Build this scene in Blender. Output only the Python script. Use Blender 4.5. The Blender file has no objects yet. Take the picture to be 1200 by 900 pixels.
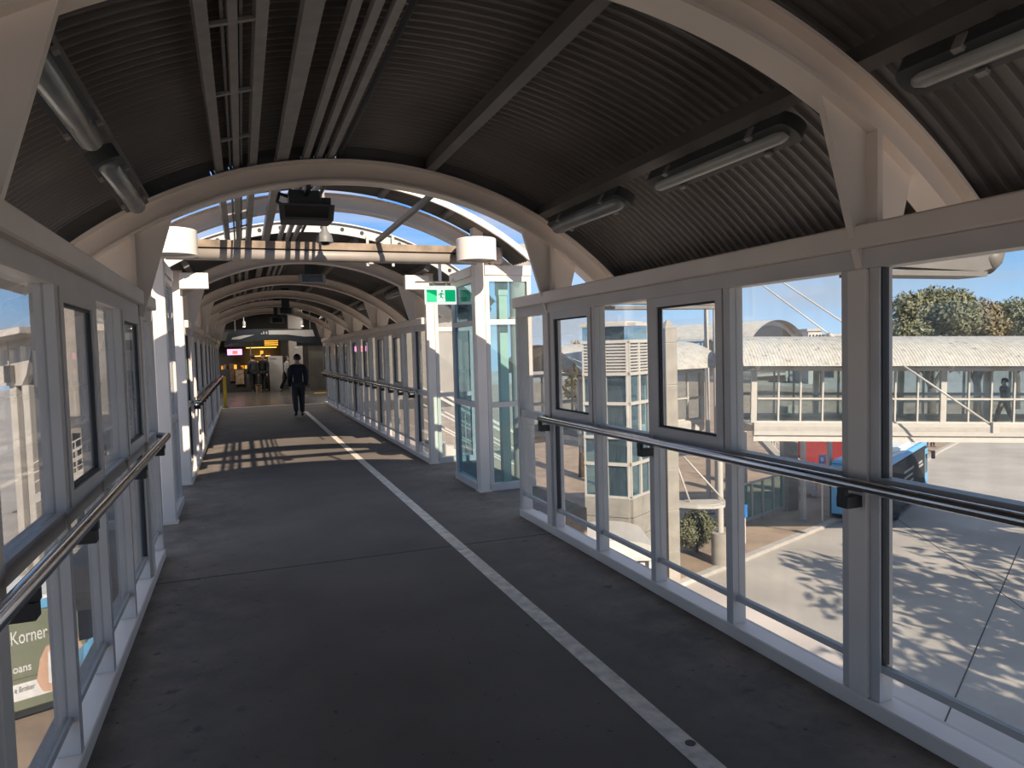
import bpy, bmesh, math, random
from mathutils import Vector, Matrix
random.seed(7)
S = bpy.context.scene
COL = S.collection

# ------------------------------------------------------------------ camera
F, PPX, PPY, EYE = 832.0, 600.0, 450.0, 1.65
def _cam_axes():
    fy = Vector((283.5-PPX, 417-PPY, F)).normalized()
    p2 = Vector((1283.5-PPX, 417-27.5-PPY, F))
    dn = fy.cross(p2).normalized()
    if dn.y < 0: dn = -dn
    up = -dn
    rt = fy.cross(up).normalized()
    if rt.x < 0: rt = -rt
    # rows: camera x, y(down), z(forward) written in world axes (X right, Y along the walkway, Z up)
    return [Vector((rt[i], fy[i], up[i])) for i in range(3)]
AX = _cam_axes()
def at(px, py, d):
    """world point seen at photo pixel px,py at depth d metres along the lens axis"""
    return AX[0]*((px-PPX)/F*d) + AX[1]*((py-PPY)/F*d) + AX[2]*d + Vector((0,0,EYE))
cam_d = bpy.data.cameras.new('camera'); cam = bpy.data.objects.new('camera', cam_d); COL.objects.link(cam)
m = Matrix((AX[0], -AX[1], -AX[2])).transposed().to_4x4(); m.translation = Vector((0,0,EYE))
cam.matrix_world = m
cam_d.sensor_width = 36; cam_d.lens = F/1200*36; cam_d.clip_start = .05; cam_d.clip_end = 2000
S.camera = cam

# ------------------------------------------------------------------ light
SUN_DIR = Vector((-.05, 1.0, -.64)).normalized()      # the way the sunlight travels
w = bpy.data.worlds.new('sky'); S.world = w; w.use_nodes = True
nt = w.node_tree; nt.nodes.clear()
L = nt.links.new
tc = nt.nodes.new('ShaderNodeTexCoord'); sp = nt.nodes.new('ShaderNodeSeparateXYZ'); L(tc.outputs['Generated'], sp.inputs[0])
grad = nt.nodes.new('ShaderNodeValToRGB'); ge = grad.color_ramp.elements
ge[0].position = 0; ge[0].color = (.40,.55,.74,1); ge[1].position = 1; ge[1].color = (.20,.27,.40,1)
for p_, c_ in ((.08,(.23,.41,.66,1)),(.2,(.085,.24,.54,1)),(.5,(.17,.27,.46,1))):
    el = ge.new(p_); el.color = c_
L(sp.outputs[2], grad.inputs[0])
mp = nt.nodes.new('ShaderNodeMapping'); mp.inputs['Scale'].default_value = (1.5,1.5,9); L(tc.outputs['Generated'], mp.inputs[0])
nz = nt.nodes.new('ShaderNodeTexNoise'); nz.inputs['Scale'].default_value = 2.1; nz.inputs['Detail'].default_value = 7; L(mp.outputs[0], nz.inputs['Vector'])
rmp = nt.nodes.new('ShaderNodeMapRange'); rmp.inputs[1].default_value = .43; rmp.inputs[2].default_value = .66; rmp.inputs[4].default_value = .8; L(nz.outputs[0], rmp.inputs[0])
mixc = nt.nodes.new('ShaderNodeMixRGB'); mixc.inputs[2].default_value = (.40,.40,.44,1)
L(rmp.outputs[0], mixc.inputs[0]); L(grad.outputs[0], mixc.inputs[1])
bg = nt.nodes.new('ShaderNodeBackground'); bg.inputs[1].default_value = .72; L(mixc.outputs[0], bg.inputs[0])
out = nt.nodes.new('ShaderNodeOutputWorld'); L(bg.outputs[0], out.inputs[0])
sun_d = bpy.data.lights.new('sun', 'SUN'); sun_d.energy = 3.3; sun_d.angle = .0093; sun_d.color = (1,.85,.68)
sun = bpy.data.objects.new('sun', sun_d); COL.objects.link(sun); sun.location = (0,-20,30)
sun.rotation_euler = SUN_DIR.to_track_quat('-Z','Y').to_euler()
S.view_settings.view_transform = 'Standard'; S.view_settings.look = 'None'
S.view_settings.exposure = 1.3; S.view_settings.gamma = 1; S.view_settings.use_curve_mapping = False
S.cycles.max_bounces = 10; S.cycles.diffuse_bounces = 5; S.cycles.glossy_bounces = 4
S.cycles.transparent_max_bounces = 40; S.cycles.caustics_reflective = False; S.cycles.caustics_refractive = False
S.cycles.sample_clamp_indirect = 6

# ------------------------------------------------------------------ materials
def srgb(r,g,b):
    f = lambda c: (c/255/12.92) if c/255 <= .04045 else ((c/255+.055)/1.055)**2.4
    return (f(r),f(g),f(b))
def mat(name, col, rough=.5, metal=0, var=.12, scale=3.0, bump=0, bscale=40, spec=.5, emit=None, estr=0):
    M = bpy.data.materials.new(name); M.use_nodes = True
    n = M.node_tree; b = n.nodes['Principled BSDF']; l = n.links.new
    b.inputs['Roughness'].default_value = rough; b.inputs['Metallic'].default_value = metal
    b.inputs['Specular IOR Level'].default_value = spec
    if emit:
        b.inputs['Emission Color'].default_value = (*emit,1); b.inputs['Emission Strength'].default_value = estr
    tcn = n.nodes.new('ShaderNodeTexCoord')
    no = n.nodes.new('ShaderNodeTexNoise'); no.inputs['Scale'].default_value = scale; no.inputs['Detail'].default_value = 5
    l(tcn.outputs['Object'], no.inputs['Vector'])
    r = n.nodes.new('ShaderNodeValToRGB'); e = r.color_ramp.elements
    e[0].position = .3; e[1].position = .7
    e[0].color = (*[max(0,c*(1-var)) for c in col],1); e[1].color = (*[min(1,c*(1+var)) for c in col],1)
    l(no.outputs[0], r.inputs[0]); l(r.outputs[0], b.inputs['Base Color'])
    if bump:
        n2 = n.nodes.new('ShaderNodeTexNoise'); n2.inputs['Scale'].default_value = bscale; n2.inputs['Detail'].default_value = 4
        l(tcn.outputs['Object'], n2.inputs['Vector'])
        bp = n.nodes.new('ShaderNodeBump'); bp.inputs['Strength'].default_value = bump; bp.inputs['Distance'].default_value = .01
        l(n2.outputs[0], bp.inputs['Height']); l(bp.outputs[0], b.inputs['Normal'])
    return M
def glass_mat(name, tint, dust=.05, dustcol=(.75,.78,.8)):
    M = bpy.data.materials.new(name); M.use_nodes = True; n = M.node_tree; n.nodes.clear(); l = n.links.new
    o = n.nodes.new('ShaderNodeOutputMaterial'); t = n.nodes.new('ShaderNodeBsdfTransparent'); t.inputs[0].default_value = (*tint,1)
    g = n.nodes.new('ShaderNodeBsdfGlossy'); g.inputs['Roughness'].default_value = .02; g.inputs['Color'].default_value = (.9,.93,.95,1)
    d = n.nodes.new('ShaderNodeBsdfDiffuse'); d.inputs[0].default_value = (*dustcol,1)
    lw = n.nodes.new('ShaderNodeLayerWeight'); lw.inputs[0].default_value = .5
    pw = n.nodes.new('ShaderNodeMath'); pw.operation = 'POWER'; pw.inputs[1].default_value = 5; l(lw.outputs['Facing'], pw.inputs[0])
    fr = n.nodes.new('ShaderNodeMath'); fr.operation = 'MULTIPLY_ADD'; fr.inputs[1].default_value = .7; fr.inputs[2].default_value = .03; l(pw.outputs[0], fr.inputs[0])
    m1 = n.nodes.new('ShaderNodeMixShader'); m2 = n.nodes.new('ShaderNodeMixShader')
    tcn = n.nodes.new('ShaderNodeTexCoord'); mpn = n.nodes.new('ShaderNodeMapping'); mpn.inputs['Scale'].default_value = (6,6,1.2)
    no = n.nodes.new('ShaderNodeTexNoise'); no.inputs['Scale'].default_value = 2.5; no.inputs['Detail'].default_value = 7
    ml = n.nodes.new('ShaderNodeMath'); ml.operation = 'MULTIPLY'; ml.inputs[1].default_value = dust*2
    l(tcn.outputs['Object'], mpn.inputs[0]); l(mpn.outputs[0], no.inputs['Vector']); l(no.outputs[0], ml.inputs[0])
    l(fr.outputs[0], m1.inputs[0]); l(t.outputs[0], m1.inputs[1]); l(g.outputs[0], m1.inputs[2])
    l(ml.outputs[0], m2.inputs[0]); l(m1.outputs[0], m2.inputs[1]); l(d.outputs[0], m2.inputs[2]); l(m2.outputs[0], o.inputs[0])
    return M
def floor_mat():
    M = mat('deck_coating', (.150,.127,.108), .82, var=.18, scale=1.1, bump=.25, bscale=160)
    n = M.node_tree; l = n.links.new; b = n.nodes['Principled BSDF']
    base = b.inputs['Base Color'].links[0].from_socket
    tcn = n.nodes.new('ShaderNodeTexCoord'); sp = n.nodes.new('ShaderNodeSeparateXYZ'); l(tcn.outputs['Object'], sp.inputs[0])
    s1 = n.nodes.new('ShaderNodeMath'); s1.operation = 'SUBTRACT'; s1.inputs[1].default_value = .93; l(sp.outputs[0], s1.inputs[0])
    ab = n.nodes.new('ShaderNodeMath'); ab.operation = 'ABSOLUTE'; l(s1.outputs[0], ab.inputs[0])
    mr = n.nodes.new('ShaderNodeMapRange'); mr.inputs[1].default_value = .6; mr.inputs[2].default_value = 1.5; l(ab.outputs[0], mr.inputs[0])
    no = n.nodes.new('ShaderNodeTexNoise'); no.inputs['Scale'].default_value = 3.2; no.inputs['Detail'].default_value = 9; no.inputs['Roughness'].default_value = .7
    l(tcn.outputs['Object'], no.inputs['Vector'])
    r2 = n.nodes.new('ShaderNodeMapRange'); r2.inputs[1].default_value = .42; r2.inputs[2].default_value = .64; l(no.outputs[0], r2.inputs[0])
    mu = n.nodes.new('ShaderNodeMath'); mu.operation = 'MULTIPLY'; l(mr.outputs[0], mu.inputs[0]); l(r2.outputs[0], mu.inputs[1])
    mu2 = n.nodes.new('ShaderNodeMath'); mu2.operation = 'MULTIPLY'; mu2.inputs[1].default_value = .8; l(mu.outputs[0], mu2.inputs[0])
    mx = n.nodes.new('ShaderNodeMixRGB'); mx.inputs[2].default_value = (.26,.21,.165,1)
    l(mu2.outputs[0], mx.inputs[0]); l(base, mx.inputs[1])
    # dark grime spots
    n3 = n.nodes.new('ShaderNodeTexNoise'); n3.inputs['Scale'].default_value = 9; n3.inputs['Detail'].default_value = 6
    l(tcn.outputs['Object'], n3.inputs['Vector'])
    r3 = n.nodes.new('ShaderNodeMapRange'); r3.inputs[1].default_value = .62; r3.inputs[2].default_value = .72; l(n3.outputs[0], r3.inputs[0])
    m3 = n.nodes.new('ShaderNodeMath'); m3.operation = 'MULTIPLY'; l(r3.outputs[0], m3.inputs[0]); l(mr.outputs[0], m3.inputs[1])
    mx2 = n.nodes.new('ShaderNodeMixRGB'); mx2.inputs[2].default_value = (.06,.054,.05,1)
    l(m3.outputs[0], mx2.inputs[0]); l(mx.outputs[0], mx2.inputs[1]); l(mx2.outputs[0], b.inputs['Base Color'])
    return M
MT = {}
MT['floor'] = floor_mat()
MT['cream'] = mat('cream_painted_steel', (.80,.70,.61), .45, var=.06, scale=2, bump=.05, bscale=60)
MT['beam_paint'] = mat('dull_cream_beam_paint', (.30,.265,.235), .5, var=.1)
MT['lamp_white'] = mat('white_lamp_paint', (.82,.76,.70), .4, var=.03)
MT['alu'] = mat('grey_anodised_aluminium', (.60,.555,.52), .45, metal=.0, var=.06)
MT['alud'] = mat('dark_gasket', (.02,.02,.022), .6)
MT['chrome'] = mat('stainless_tube', (.55,.56,.58), .16, metal=1, var=.04)
MT['black'] = mat('black_steel', (.018,.018,.02), .5)
MT['sheet'] = mat('dark_roof_sheet', (.145,.132,.12), .38, metal=.0, var=.22, scale=1.4)
MT['purlin'] = mat('dark_galvanised', (.14,.128,.118), .5, metal=.0, var=.15)
MT['tray'] = mat('galvanised_tray', (.25,.235,.22), .5, metal=.0, var=.15, scale=8)
MT['outrigger'] = mat('shaded_grey_paint', (.20,.185,.17), .5, var=.1)  # shade of the roof eave put into the outrigger colour as darker grey
MT['lens'] = mat('smoky_light_lens', (.20,.215,.21), .25, var=.15, scale=5, spec=.6)
MT['tube_lens'] = mat('pale_tube_lens', (.38,.38,.35), .3, var=.05)
MT['lightbody'] = mat('dark_light_body', (.05,.055,.055), .4)
MT['line'] = mat('worn_white_line', (.74,.66,.57), .6, var=.25, scale=14)
MT['glass'] = glass_mat('dusty_window_glass', (.91,.925,.915), .035)
MT['glassl'] = glass_mat('grimy_window_glass', (.89,.895,.89), .075, (.62,.64,.68))
MT['glassg'] = glass_mat('green_tinted_glass', (.72,.86,.86), .05, (.6,.72,.74))
MT['glassb'] = glass_mat('blue_tinted_glass', (.55,.72,.80), .06, (.45,.6,.68))
MT['white'] = mat('white_paint', (.52,.49,.455), .45, var=.05)
MT['whitesheet'] = mat('speckled_pale_roof_sheet', (.49,.465,.42), .5, var=.14, scale=4)
def speckle(M, sc, lo, hi, col):
    n = M.node_tree; l = n.links.new; b = n.nodes['Principled BSDF']; base = b.inputs['Base Color'].links[0].from_socket
    t = n.nodes.new('ShaderNodeTexCoord'); no = n.nodes.new('ShaderNodeTexNoise'); no.inputs['Scale'].default_value = sc; no.inputs['Detail'].default_value = 6
    l(t.outputs['Object'], no.inputs['Vector']); mr = n.nodes.new('ShaderNodeMapRange'); mr.inputs[1].default_value = lo; mr.inputs[2].default_value = hi; l(no.outputs[0], mr.inputs[0])
    mx = n.nodes.new('ShaderNodeMixRGB'); mx.inputs[2].default_value = (*col,1); l(mr.outputs[0], mx.inputs[0]); l(base, mx.inputs[1]); l(mx.outputs[0], b.inputs['Base Color'])
speckle(MT['floor'], 26, .66, .74, (.05,.046,.042))
speckle(MT['whitesheet'], 5.5, .60, .74, (.17,.165,.15))
MT['concrete'] = mat('pale_concrete', (.33,.305,.27), .8, var=.12, scale=2.5, bump=.1)
MT['road'] = mat('road_concrete', (.43,.395,.36), .85, var=.14, scale=.35, bump=.1, bscale=8)
MT['paving'] = mat('tan_paving', (.36,.27,.20), .85, var=.2, scale=.8)
MT['kerbm'] = mat('kerb_concrete', (.45,.42,.39), .85, var=.1)
MT['rust'] = mat('rust_streaked_cream', (.25,.19,.135), .7, var=.45, scale=6)
MT['green'] = mat('sign_green', (.0,.33,.13), .4, var=.02, emit=(.0,.42,.16), estr=.35)
MT['signwhite'] = mat('sign_white', (.85,.88,.85), .4, var=.02, emit=(.85,.92,.85), estr=.35)
MT['darkglass'] = mat('dark_screen', (.012,.013,.016), .12, spec=.6)
MT['boxgrey'] = mat('dark_grey_casing', (.05,.05,.052), .5)
MT['boxgrey2'] = mat('grey_camera_casing', (.16,.16,.155), .5)
MT['screenframe'] = mat('grey_screen_frame', (.26,.25,.24), .5)
MT['leaf'] = mat('dull_green_leaf', (.17,.175,.10), .6, var=.45, scale=1.2)
MT['leaf2'] = mat('olive_leaf', (.23,.19,.11), .6, var=.4, scale=1.2)
MT['bark'] = mat('bark', (.16,.12,.09), .9, var=.3)
MT['busblue'] = mat('bus_light_blue', (.16,.45,.75), .35, var=.03)
MT['buswhite'] = mat('bus_white', (.82,.83,.84), .35, var=.03)
MT['busdark'] = mat('bus_dark_wrap', (.03,.032,.035), .75, var=.1, spec=.15)
MT['busgreen'] = mat('bus_sage_wrap', (.215,.235,.165), .4, var=.04)
MT['rubber'] = mat('rubber', (.02,.02,.02), .8)
MT['peach'] = mat('peach_print', (.66,.43,.31), .5, var=.12, scale=9)
MT['red'] = mat('red_paint', (.22,.012,.016), .6)
MT['bluesign'] = mat('blue_sign', (.03,.18,.55), .4)
MT['skin'] = mat('skin', (.46,.29,.21), .55, var=.05)
MT['hair'] = mat('dark_hair', (.018,.014,.012), .5)
MT['navy'] = mat('navy_cloth', (.016,.018,.034), .85)
MT['dark'] = mat('black_cloth', (.014,.014,.016), .85)
MT['charcoal'] = mat('charcoal_cloth', (.04,.04,.045), .85)
MT['topwhite'] = mat('white_patterned_cloth', (.6,.58,.55), .8, var=.35, scale=30)
MT['hallwall'] = mat('beige_hall_wall', (.30,.27,.24), .6, var=.08)
MT['halldark'] = mat('charcoal_hall_wall', (.045,.042,.04), .6)
MT['halltile'] = mat('dark_hall_tile', (.09,.08,.075), .25, var=.2, scale=2)
MT['fascia'] = mat('dark_navy_fascia', (.02,.025,.032), .4)
MT['orange'] = mat('lit_orange_board', (.6,.3,.03), .5, var=.3, scale=14, emit=(1,.42,.04), estr=.55)
MT['shelfglow'] = mat('lit_shelf_edge', (.7,.45,.1), .5, emit=(1,.55,.12), estr=1.2)
MT['pink'] = mat('lit_pink_screen', (.6,.2,.45), .4, emit=(1,.32,.75), estr=.9)
MT['redlit'] = mat('lit_red_print', (.7,.1,.05), .4, emit=(1,.12,.05), estr=.8)
MT['yellow'] = mat('yellow_paint', (.75,.48,.02), .5)
MT['spot'] = mat('lit_spot', (.9,.9,.9), .5, emit=(1,.95,.9), estr=6)
MT['brown'] = mat('brown_goods', (.13,.07,.04), .7, var=.5, scale=9)
MT['tan'] = mat('tan_goods', (.32,.22,.14), .7, var=.4, scale=9)

# ------------------------------------------------------------------ helpers
def link(o, parent=None):
    COL.objects.link(o)
    if parent: o.parent = parent
    return o
def empty(name, loc=(0,0,0), rz=0, parent=None):
    o = bpy.data.objects.new(name, None); o.empty_display_size = .1
    o.location = loc; o.rotation_euler = (0,0,rz); return link(o, parent)
def tag(o, label, cat, group=None, kind=None):
    o['label'] = label; o['category'] = cat
    if group: o['group'] = group
    if kind: o['kind'] = kind
    return o
_cache = {}
def box(name, mt, lo, hi, parent=None, bev=0):
    lo = Vector(lo); hi = Vector(hi); d = hi-lo
    key = (mt, round(d.x,4), round(d.y,4), round(d.z,4), bev)
    if key not in _cache:
        bm = bmesh.new(); bmesh.ops.create_cube(bm, size=1)
        for v in bm.verts: v.co = Vector((v.co.x*d.x, v.co.y*d.y, v.co.z*d.z))
        if bev: bmesh.ops.bevel(bm, geom=bm.edges[:], offset=min(bev, min(d)*.4), segments=1, affect='EDGES')
        me = bpy.data.meshes.new(name); bm.to_mesh(me); bm.free(); me.materials.append(MT[mt]); _cache[key] = me
    o = bpy.data.objects.new(name, _cache[key]); o.location = (lo+hi)/2
    return link(o, parent)
class MB:
    def __init__(s): s.v = []; s.f = []
    def quadbox(s, p):                       # 8 corner points, bottom 4 then top 4
        b = len(s.v); s.v += [tuple(q) for q in p]
        s.f += [tuple(b+i for i in q) for q in ((3,2,1,0),(4,5,6,7),(0,1,5,4),(1,2,6,5),(2,3,7,6),(3,0,4,7))]; return s
    def box(s, lo, hi):
        x0,y0,z0 = lo; x1,y1,z1 = hi
        return s.quadbox([(x0,y0,z0),(x1,y0,z0),(x1,y1,z0),(x0,y1,z0),(x0,y0,z1),(x1,y0,z1),(x1,y1,z1),(x0,y1,z1)])
    def bar(s, a, b, wd, ht, up=(0,0,1)):
        a = Vector(a); b = Vector(b); t = (b-a).normalized(); up = Vector(up)
        if abs(t.dot(up)) > .98: up = Vector((0,1,0))
        sd = t.cross(up).normalized(); u = sd.cross(t)
        q = []
        for p in (a, b): q.append([p-sd*wd/2-u*ht/2, p+sd*wd/2-u*ht/2, p+sd*wd/2+u*ht/2, p-sd*wd/2+u*ht/2])
        return s.quadbox(q[0]+q[1])
    def tube(s, pts, r, n=10, cap=True):
        pts = [Vector(p) for p in pts]; b = len(s.v); prev = None
        rs = r if isinstance(r,(list,tuple)) else [r]*len(pts)
        for i,p in enumerate(pts):
            t = (pts[min(i+1,len(pts)-1)]-pts[max(i-1,0)]).normalized()
            if prev is None:
                a = t.cross(Vector((0,0,1)));
                if a.length < .01: a = t.cross(Vector((1,0,0)))
            else: a = prev - t*prev.dot(t)
            a.normalize(); prev = a; c = t.cross(a)
            for k in range(n):
                th = 2*math.pi*k/n; s.v.append(tuple(p+(a*math.cos(th)+c*math.sin(th))*rs[i]))
        for i in range(len(pts)-1):
            for k in range(n): s.f.append((b+i*n+k, b+i*n+(k+1)%n, b+(i+1)*n+(k+1)%n, b+(i+1)*n+k))
        if cap:
            s.f.append(tuple(b+k for k in range(n))[::-1]); s.f.append(tuple(b+(len(pts)-1)*n+k for k in range(n)))
        return s
    def prism(s, poly, off):                 # poly: 3D points in a plane, extruded by off
        b = len(s.v); n = len(poly); off = Vector(off)
        s.v += [tuple(Vector(p)) for p in poly] + [tuple(Vector(p)+off) for p in poly]
        s.f.append(tuple(range(b,b+n))[::-1]); s.f.append(tuple(range(b+n,b+2*n)))
        for i in range(n): s.f.append((b+i, b+(i+1)%n, b+n+(i+1)%n, b+n+i))
        return s
    def arc(s, prof, cx, cz, t0, t1, n=40, y=0):   # closed profile of (r, dy) swept round an arc in the XZ plane
        b = len(s.v); k = len(prof)
        for i in range(n+1):
            th = t0+(t1-t0)*i/n
            for r,dy in prof: s.v.append((cx+r*math.sin(th), y+dy, cz+r*math.cos(th)))
        for i in range(n):
            for j in range(k): s.f.append((b+i*k+j, b+i*k+(j+1)%k, b+(i+1)*k+(j+1)%k, b+(i+1)*k+j))
        s.f.append(tuple(b+j for j in range(k))[::-1]); s.f.append(tuple(b+n*k+j for j in range(k)))
        return s
    def mesh(s, name, mt, smooth=False):
        me = bpy.data.meshes.new(name); me.from_pydata(s.v, [], s.f)
        bm = bmesh.new(); bm.from_mesh(me); bmesh.ops.recalc_face_normals(bm, faces=bm.faces[:]); bm.to_mesh(me); bm.free()
        me.materials.append(MT[mt])
        if smooth: me.shade_smooth()
        return me
    def build(s, name, mt, parent=None, smooth=False, loc=(0,0,0)):
        o = bpy.data.objects.new(name, s.mesh(name, mt, smooth)); o.location = loc; return link(o, parent)
def lathe(name, mt, prof, parent=None, n=28, loc=(0,0,0)):
    v = []; f = []
    for r,z in prof:
        for k in range(n): v.append((r*math.cos(2*math.pi*k/n), r*math.sin(2*math.pi*k/n), z))
    for i in range(len(prof)-1):
        for k in range(n): f.append((i*n+k, i*n+(k+1)%n, (i+1)*n+(k+1)%n, (i+1)*n+k))
    f.append(tuple(range(n))[::-1]); f.append(tuple((len(prof)-1)*n+k for k in range(n)))
    mb = MB(); mb.v = v; mb.f = f
    o = mb.build(name, mt, parent, loc=loc)
    for p in o.data.polygons: p.use_smooth = len(p.vertices) == 4
    o.data.set_sharp_from_angle(angle=.6); return o
def text(name, body, size, mt, parent, M, extr=.004, bold=0.0, xs=1.0):
    cu = bpy.data.curves.new(name, 'FONT'); cu.body = body; cu.size = size; cu.extrude = extr; cu.offset = bold
    t = bpy.data.objects.new(name, cu); COL.objects.link(t)
    dg = bpy.context.evaluated_depsgraph_get(); me = bpy.data.meshes.new_from_object(t.evaluated_get(dg))
    bpy.data.objects.remove(t)
    for v in me.vertices: v.co.x *= xs
    me.materials.clear(); me.materials.append(MT[mt])
    o = bpy.data.objects.new(name, me); link(o, parent); o.matrix_local = M; return o
def copy_tree(o, parent=None):
    c = o.copy(); COL.objects.link(c); c.parent = parent
    for ch in [x for x in o.children]: copy_tree(ch, c)
    return c
R = math.radians

# ================================================================== the walkway shell
CX, CZ = .93, -.07
XL, XR = -.68, 2.51
RB, RT, RS = 3.05, 3.22, 3.37            # rib underside, rib top, roof sheet radius
GZ = -7.0                                # street level below the bridge

ZF = 0.0
fl = MB()
fl.box((XL-.14,-11,-.35),(XR+.14,6.47,ZF)); fl.box((XL-.72,6.47,-.35),(XR+.72,10.15,ZF)); fl.box((XL-.14,10.15,-.35),(XR+.14,24.2,ZF))
floor = tag(fl.build('floor','floor'), 'dark grey coated walkway deck', 'floor', kind='structure')
box('joint','alud',(XL+.01,5.715,-.01),(XR-.01,5.728,.0015), floor)
hf = MB().box((-5,24.2,-.35),(8,41,0.0)); tag(hf.build('floor','halltile'), 'polished dark tiled floor of the hall at the far end', 'floor', kind='structure')
ln = MB()
y = -10
while y < 21.2:
    y1 = min(y+3.9, 21.2); ln.box((1.588,y,.0),(1.688,y1-.012,.004)); y = y1
tag(ln.build('trim_1','line'), 'worn white painted line along the walkway floor', 'line', kind='structure')
lathe('stud','black',[(.0001,.004),(.022,.004),(.022,.006),(.0001,.006)], bpy.data.objects['trim_1'], n=14, loc=(1.66,2.42,0))
tag(MB().box((XL+.02,24.22,0),(XR-.02,24.34,.006)).build('trim_2','line'), 'pale threshold strip across the floor at the hall', 'threshold', kind='structure')

def i_prof(rb=RB, rt=RT, hw=.075):
    return [(rb,-hw),(rb,hw),(rb+.016,hw),(rb+.016,.01),(rt-.016,.01),(rt-.016,hw),(rt,hw),(rt,-hw),(rt-.016,-hw),(rt-.016,-.01),(rb+.016,-.01),(rb+.016,-hw)]
RIB_ME = MB().arc(i_prof(), CX, CZ, R(-45), R(45), 56).mesh('rib_beam','cream'); 
for p in RIB_ME.polygons: p.use_smooth = True
RIB_ME.set_sharp_from_angle(angle=.5)
def rib_z(x, r=RB): return CZ+math.sqrt(r*r-(x-CX)**2)
def gusset_meshes():
    d = {}
    for s in (1,-1):
        fx = lambda x: CX+s*(x-CX)
        pts = [(2.29,rib_z(2.29)+.005),(2.53,rib_z(2.53)+.005),(2.53,1.95),(2.505,1.95)]
        d['in',s] = MB().prism([(fx(x),-.018,z) for x,z in pts],(0,.036,0)).mesh('gusset','cream')
        pts = [(2.56,rib_z(2.56)+.005),(2.79,rib_z(2.79)+.005),(2.73,2.13),(2.56,2.13)]
        d['out',s] = MB().prism([(fx(x),-.018,z) for x,z in pts],(0,.036,0)).mesh('gusset','cream')
        x0,x1 = sorted((fx(2.53),fx(2.56)))
        d['st',s] = MB().box((x0,-.075,2.12),(x1,.075,rib_z(2.545)+.005)).mesh('stiffener','cream')
    return d
GM = gusset_meshes()
def roof_arch(y, label, gussets=True, z=0):
    e = tag(empty('roof_arch',(0,y,z)), label, 'roof arch', 'cream steel roof arches')
    link(bpy.data.objects.new('arch_beam',RIB_ME), e)
    if gussets:
        for s in (1,-1):
            link(bpy.data.objects.new('gusset',GM['in',s]), e); link(bpy.data.objects.new('gusset',GM['out',s]), e)
            link(bpy.data.objects.new('stiffener',GM['st',s]), e)
    return e
NEAR = [-4.39,-1.02,2.35,5.72]
FAR = [10.9,14.2,17.5,20.8,24.1]
for y,l in zip(NEAR, ['cream steel roof arch behind the viewer farthest back','cream steel roof arch just behind the viewer',
        'nearest big cream roof arch crossing the top right corner','cream roof arch carrying the dark screen box before the open gap']):
    roof_arch(y, l)
for y,l in zip(FAR, ['first cream arch of the far walkway behind the rusty cross beam','second cream arch of the far walkway','third cream arch of the far walkway','fourth cream arch of the far walkway','last cream arch of the far walkway next to the hall']):
    roof_arch(y, l)

def corrugated(y0, y1, rad, pitch, amp, t0, t1, nt_, per=6, cx=CX, cz=CZ):
    """curved ribbed sheet: wide pans with narrow ribs, ribs running round the arc"""
    ys = []; n = int((y1-y0)/pitch)
    for i in range(n):
        for fr,dr in ((0,0),(.72,0),(.78,-2),(.90,-2),(.96,0)): ys.append((y0+(i+fr)*pitch, rad+dr*amp))
    ys.append((y1,rad)); v = []; f = []
    for yy,rr in ys:
        for j in range(nt_+1):
            th = t0+(t1-t0)*j/nt_; v.append((cx+rr*math.sin(th), yy, cz+rr*math.cos(th)))
    k = nt_+1
    for i in range(len(ys)-1):
        for j in range(nt_): f.append((i*k+j, i*k+j+1, (i+1)*k+j+1, (i+1)*k+j))
    b = MB(); b.v = v; b.f = f; return b
def roof(name, y0, y1, label):
    c = tag(empty(name,(0,0,0)), label, 'ceiling', kind='structure')
    corrugated(y0,y1,RS,.078,.011,R(-47),R(47),40).build('roof_sheet','sheet',c)
    for x in (-.62,1.5,2.48):
        th = math.asin((x-CX)/3.28); px, pz = CX+3.275*math.sin(th), CZ+3.275*math.cos(th)
        o = box('purlin','purlin',(-.035,y0+.02,-.05),(.035,y1-.02,.055),c); o.location = (px,(y0+y1)/2,pz); o.rotation_euler = (0,th,0)
    for s in (-1,1):
        th = R(46.2)*s; px, pz = CX+3.30*math.sin(th), CZ+3.30*math.cos(th)
        o = box('eave_gutter','cream',(-.06,y0,-.06),(.06,y1,.05),c); o.location = (px,(y0+y1)/2,pz); o.rotation_euler = (0,th,0)
    return c
rn = roof('ceiling', -4.6, 6.12, 'dark corrugated barrel roof over the near walkway')
for xa_,xb_ in ((-.15,-.128),(-.072,-.03),(-.011,-.002),(.042,.107),(.163,.30),(.39,.495),(.545,.592),(.638,.682),(.728,.756),(.794,.845)):
    MB().arc([(3.222,-.006),(3.294,-.006),(3.294,.006),(3.222,.006)],CX,CZ,math.asin((xa_-CX)/3.26),math.asin((xb_-CX)/3.26),3,5.80).build('end_closure','purlin',rn)
for r0_,t0_,t1_ in ((3.295,-46,46),(3.222,-46,-19.5),(3.222,-1.6,46)):
    MB().arc([(r0_,-.006),(3.365 if r0_ > 3.25 else 3.294,-.006),(3.365 if r0_ > 3.25 else 3.294,.006),(r0_,.006)],CX,CZ,R(t0_),R(t1_),36,5.80).build('end_closure','purlin',rn)
roof('ceiling', 9.7, 24.3, 'dark corrugated barrel roof over the far walkway')

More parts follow.
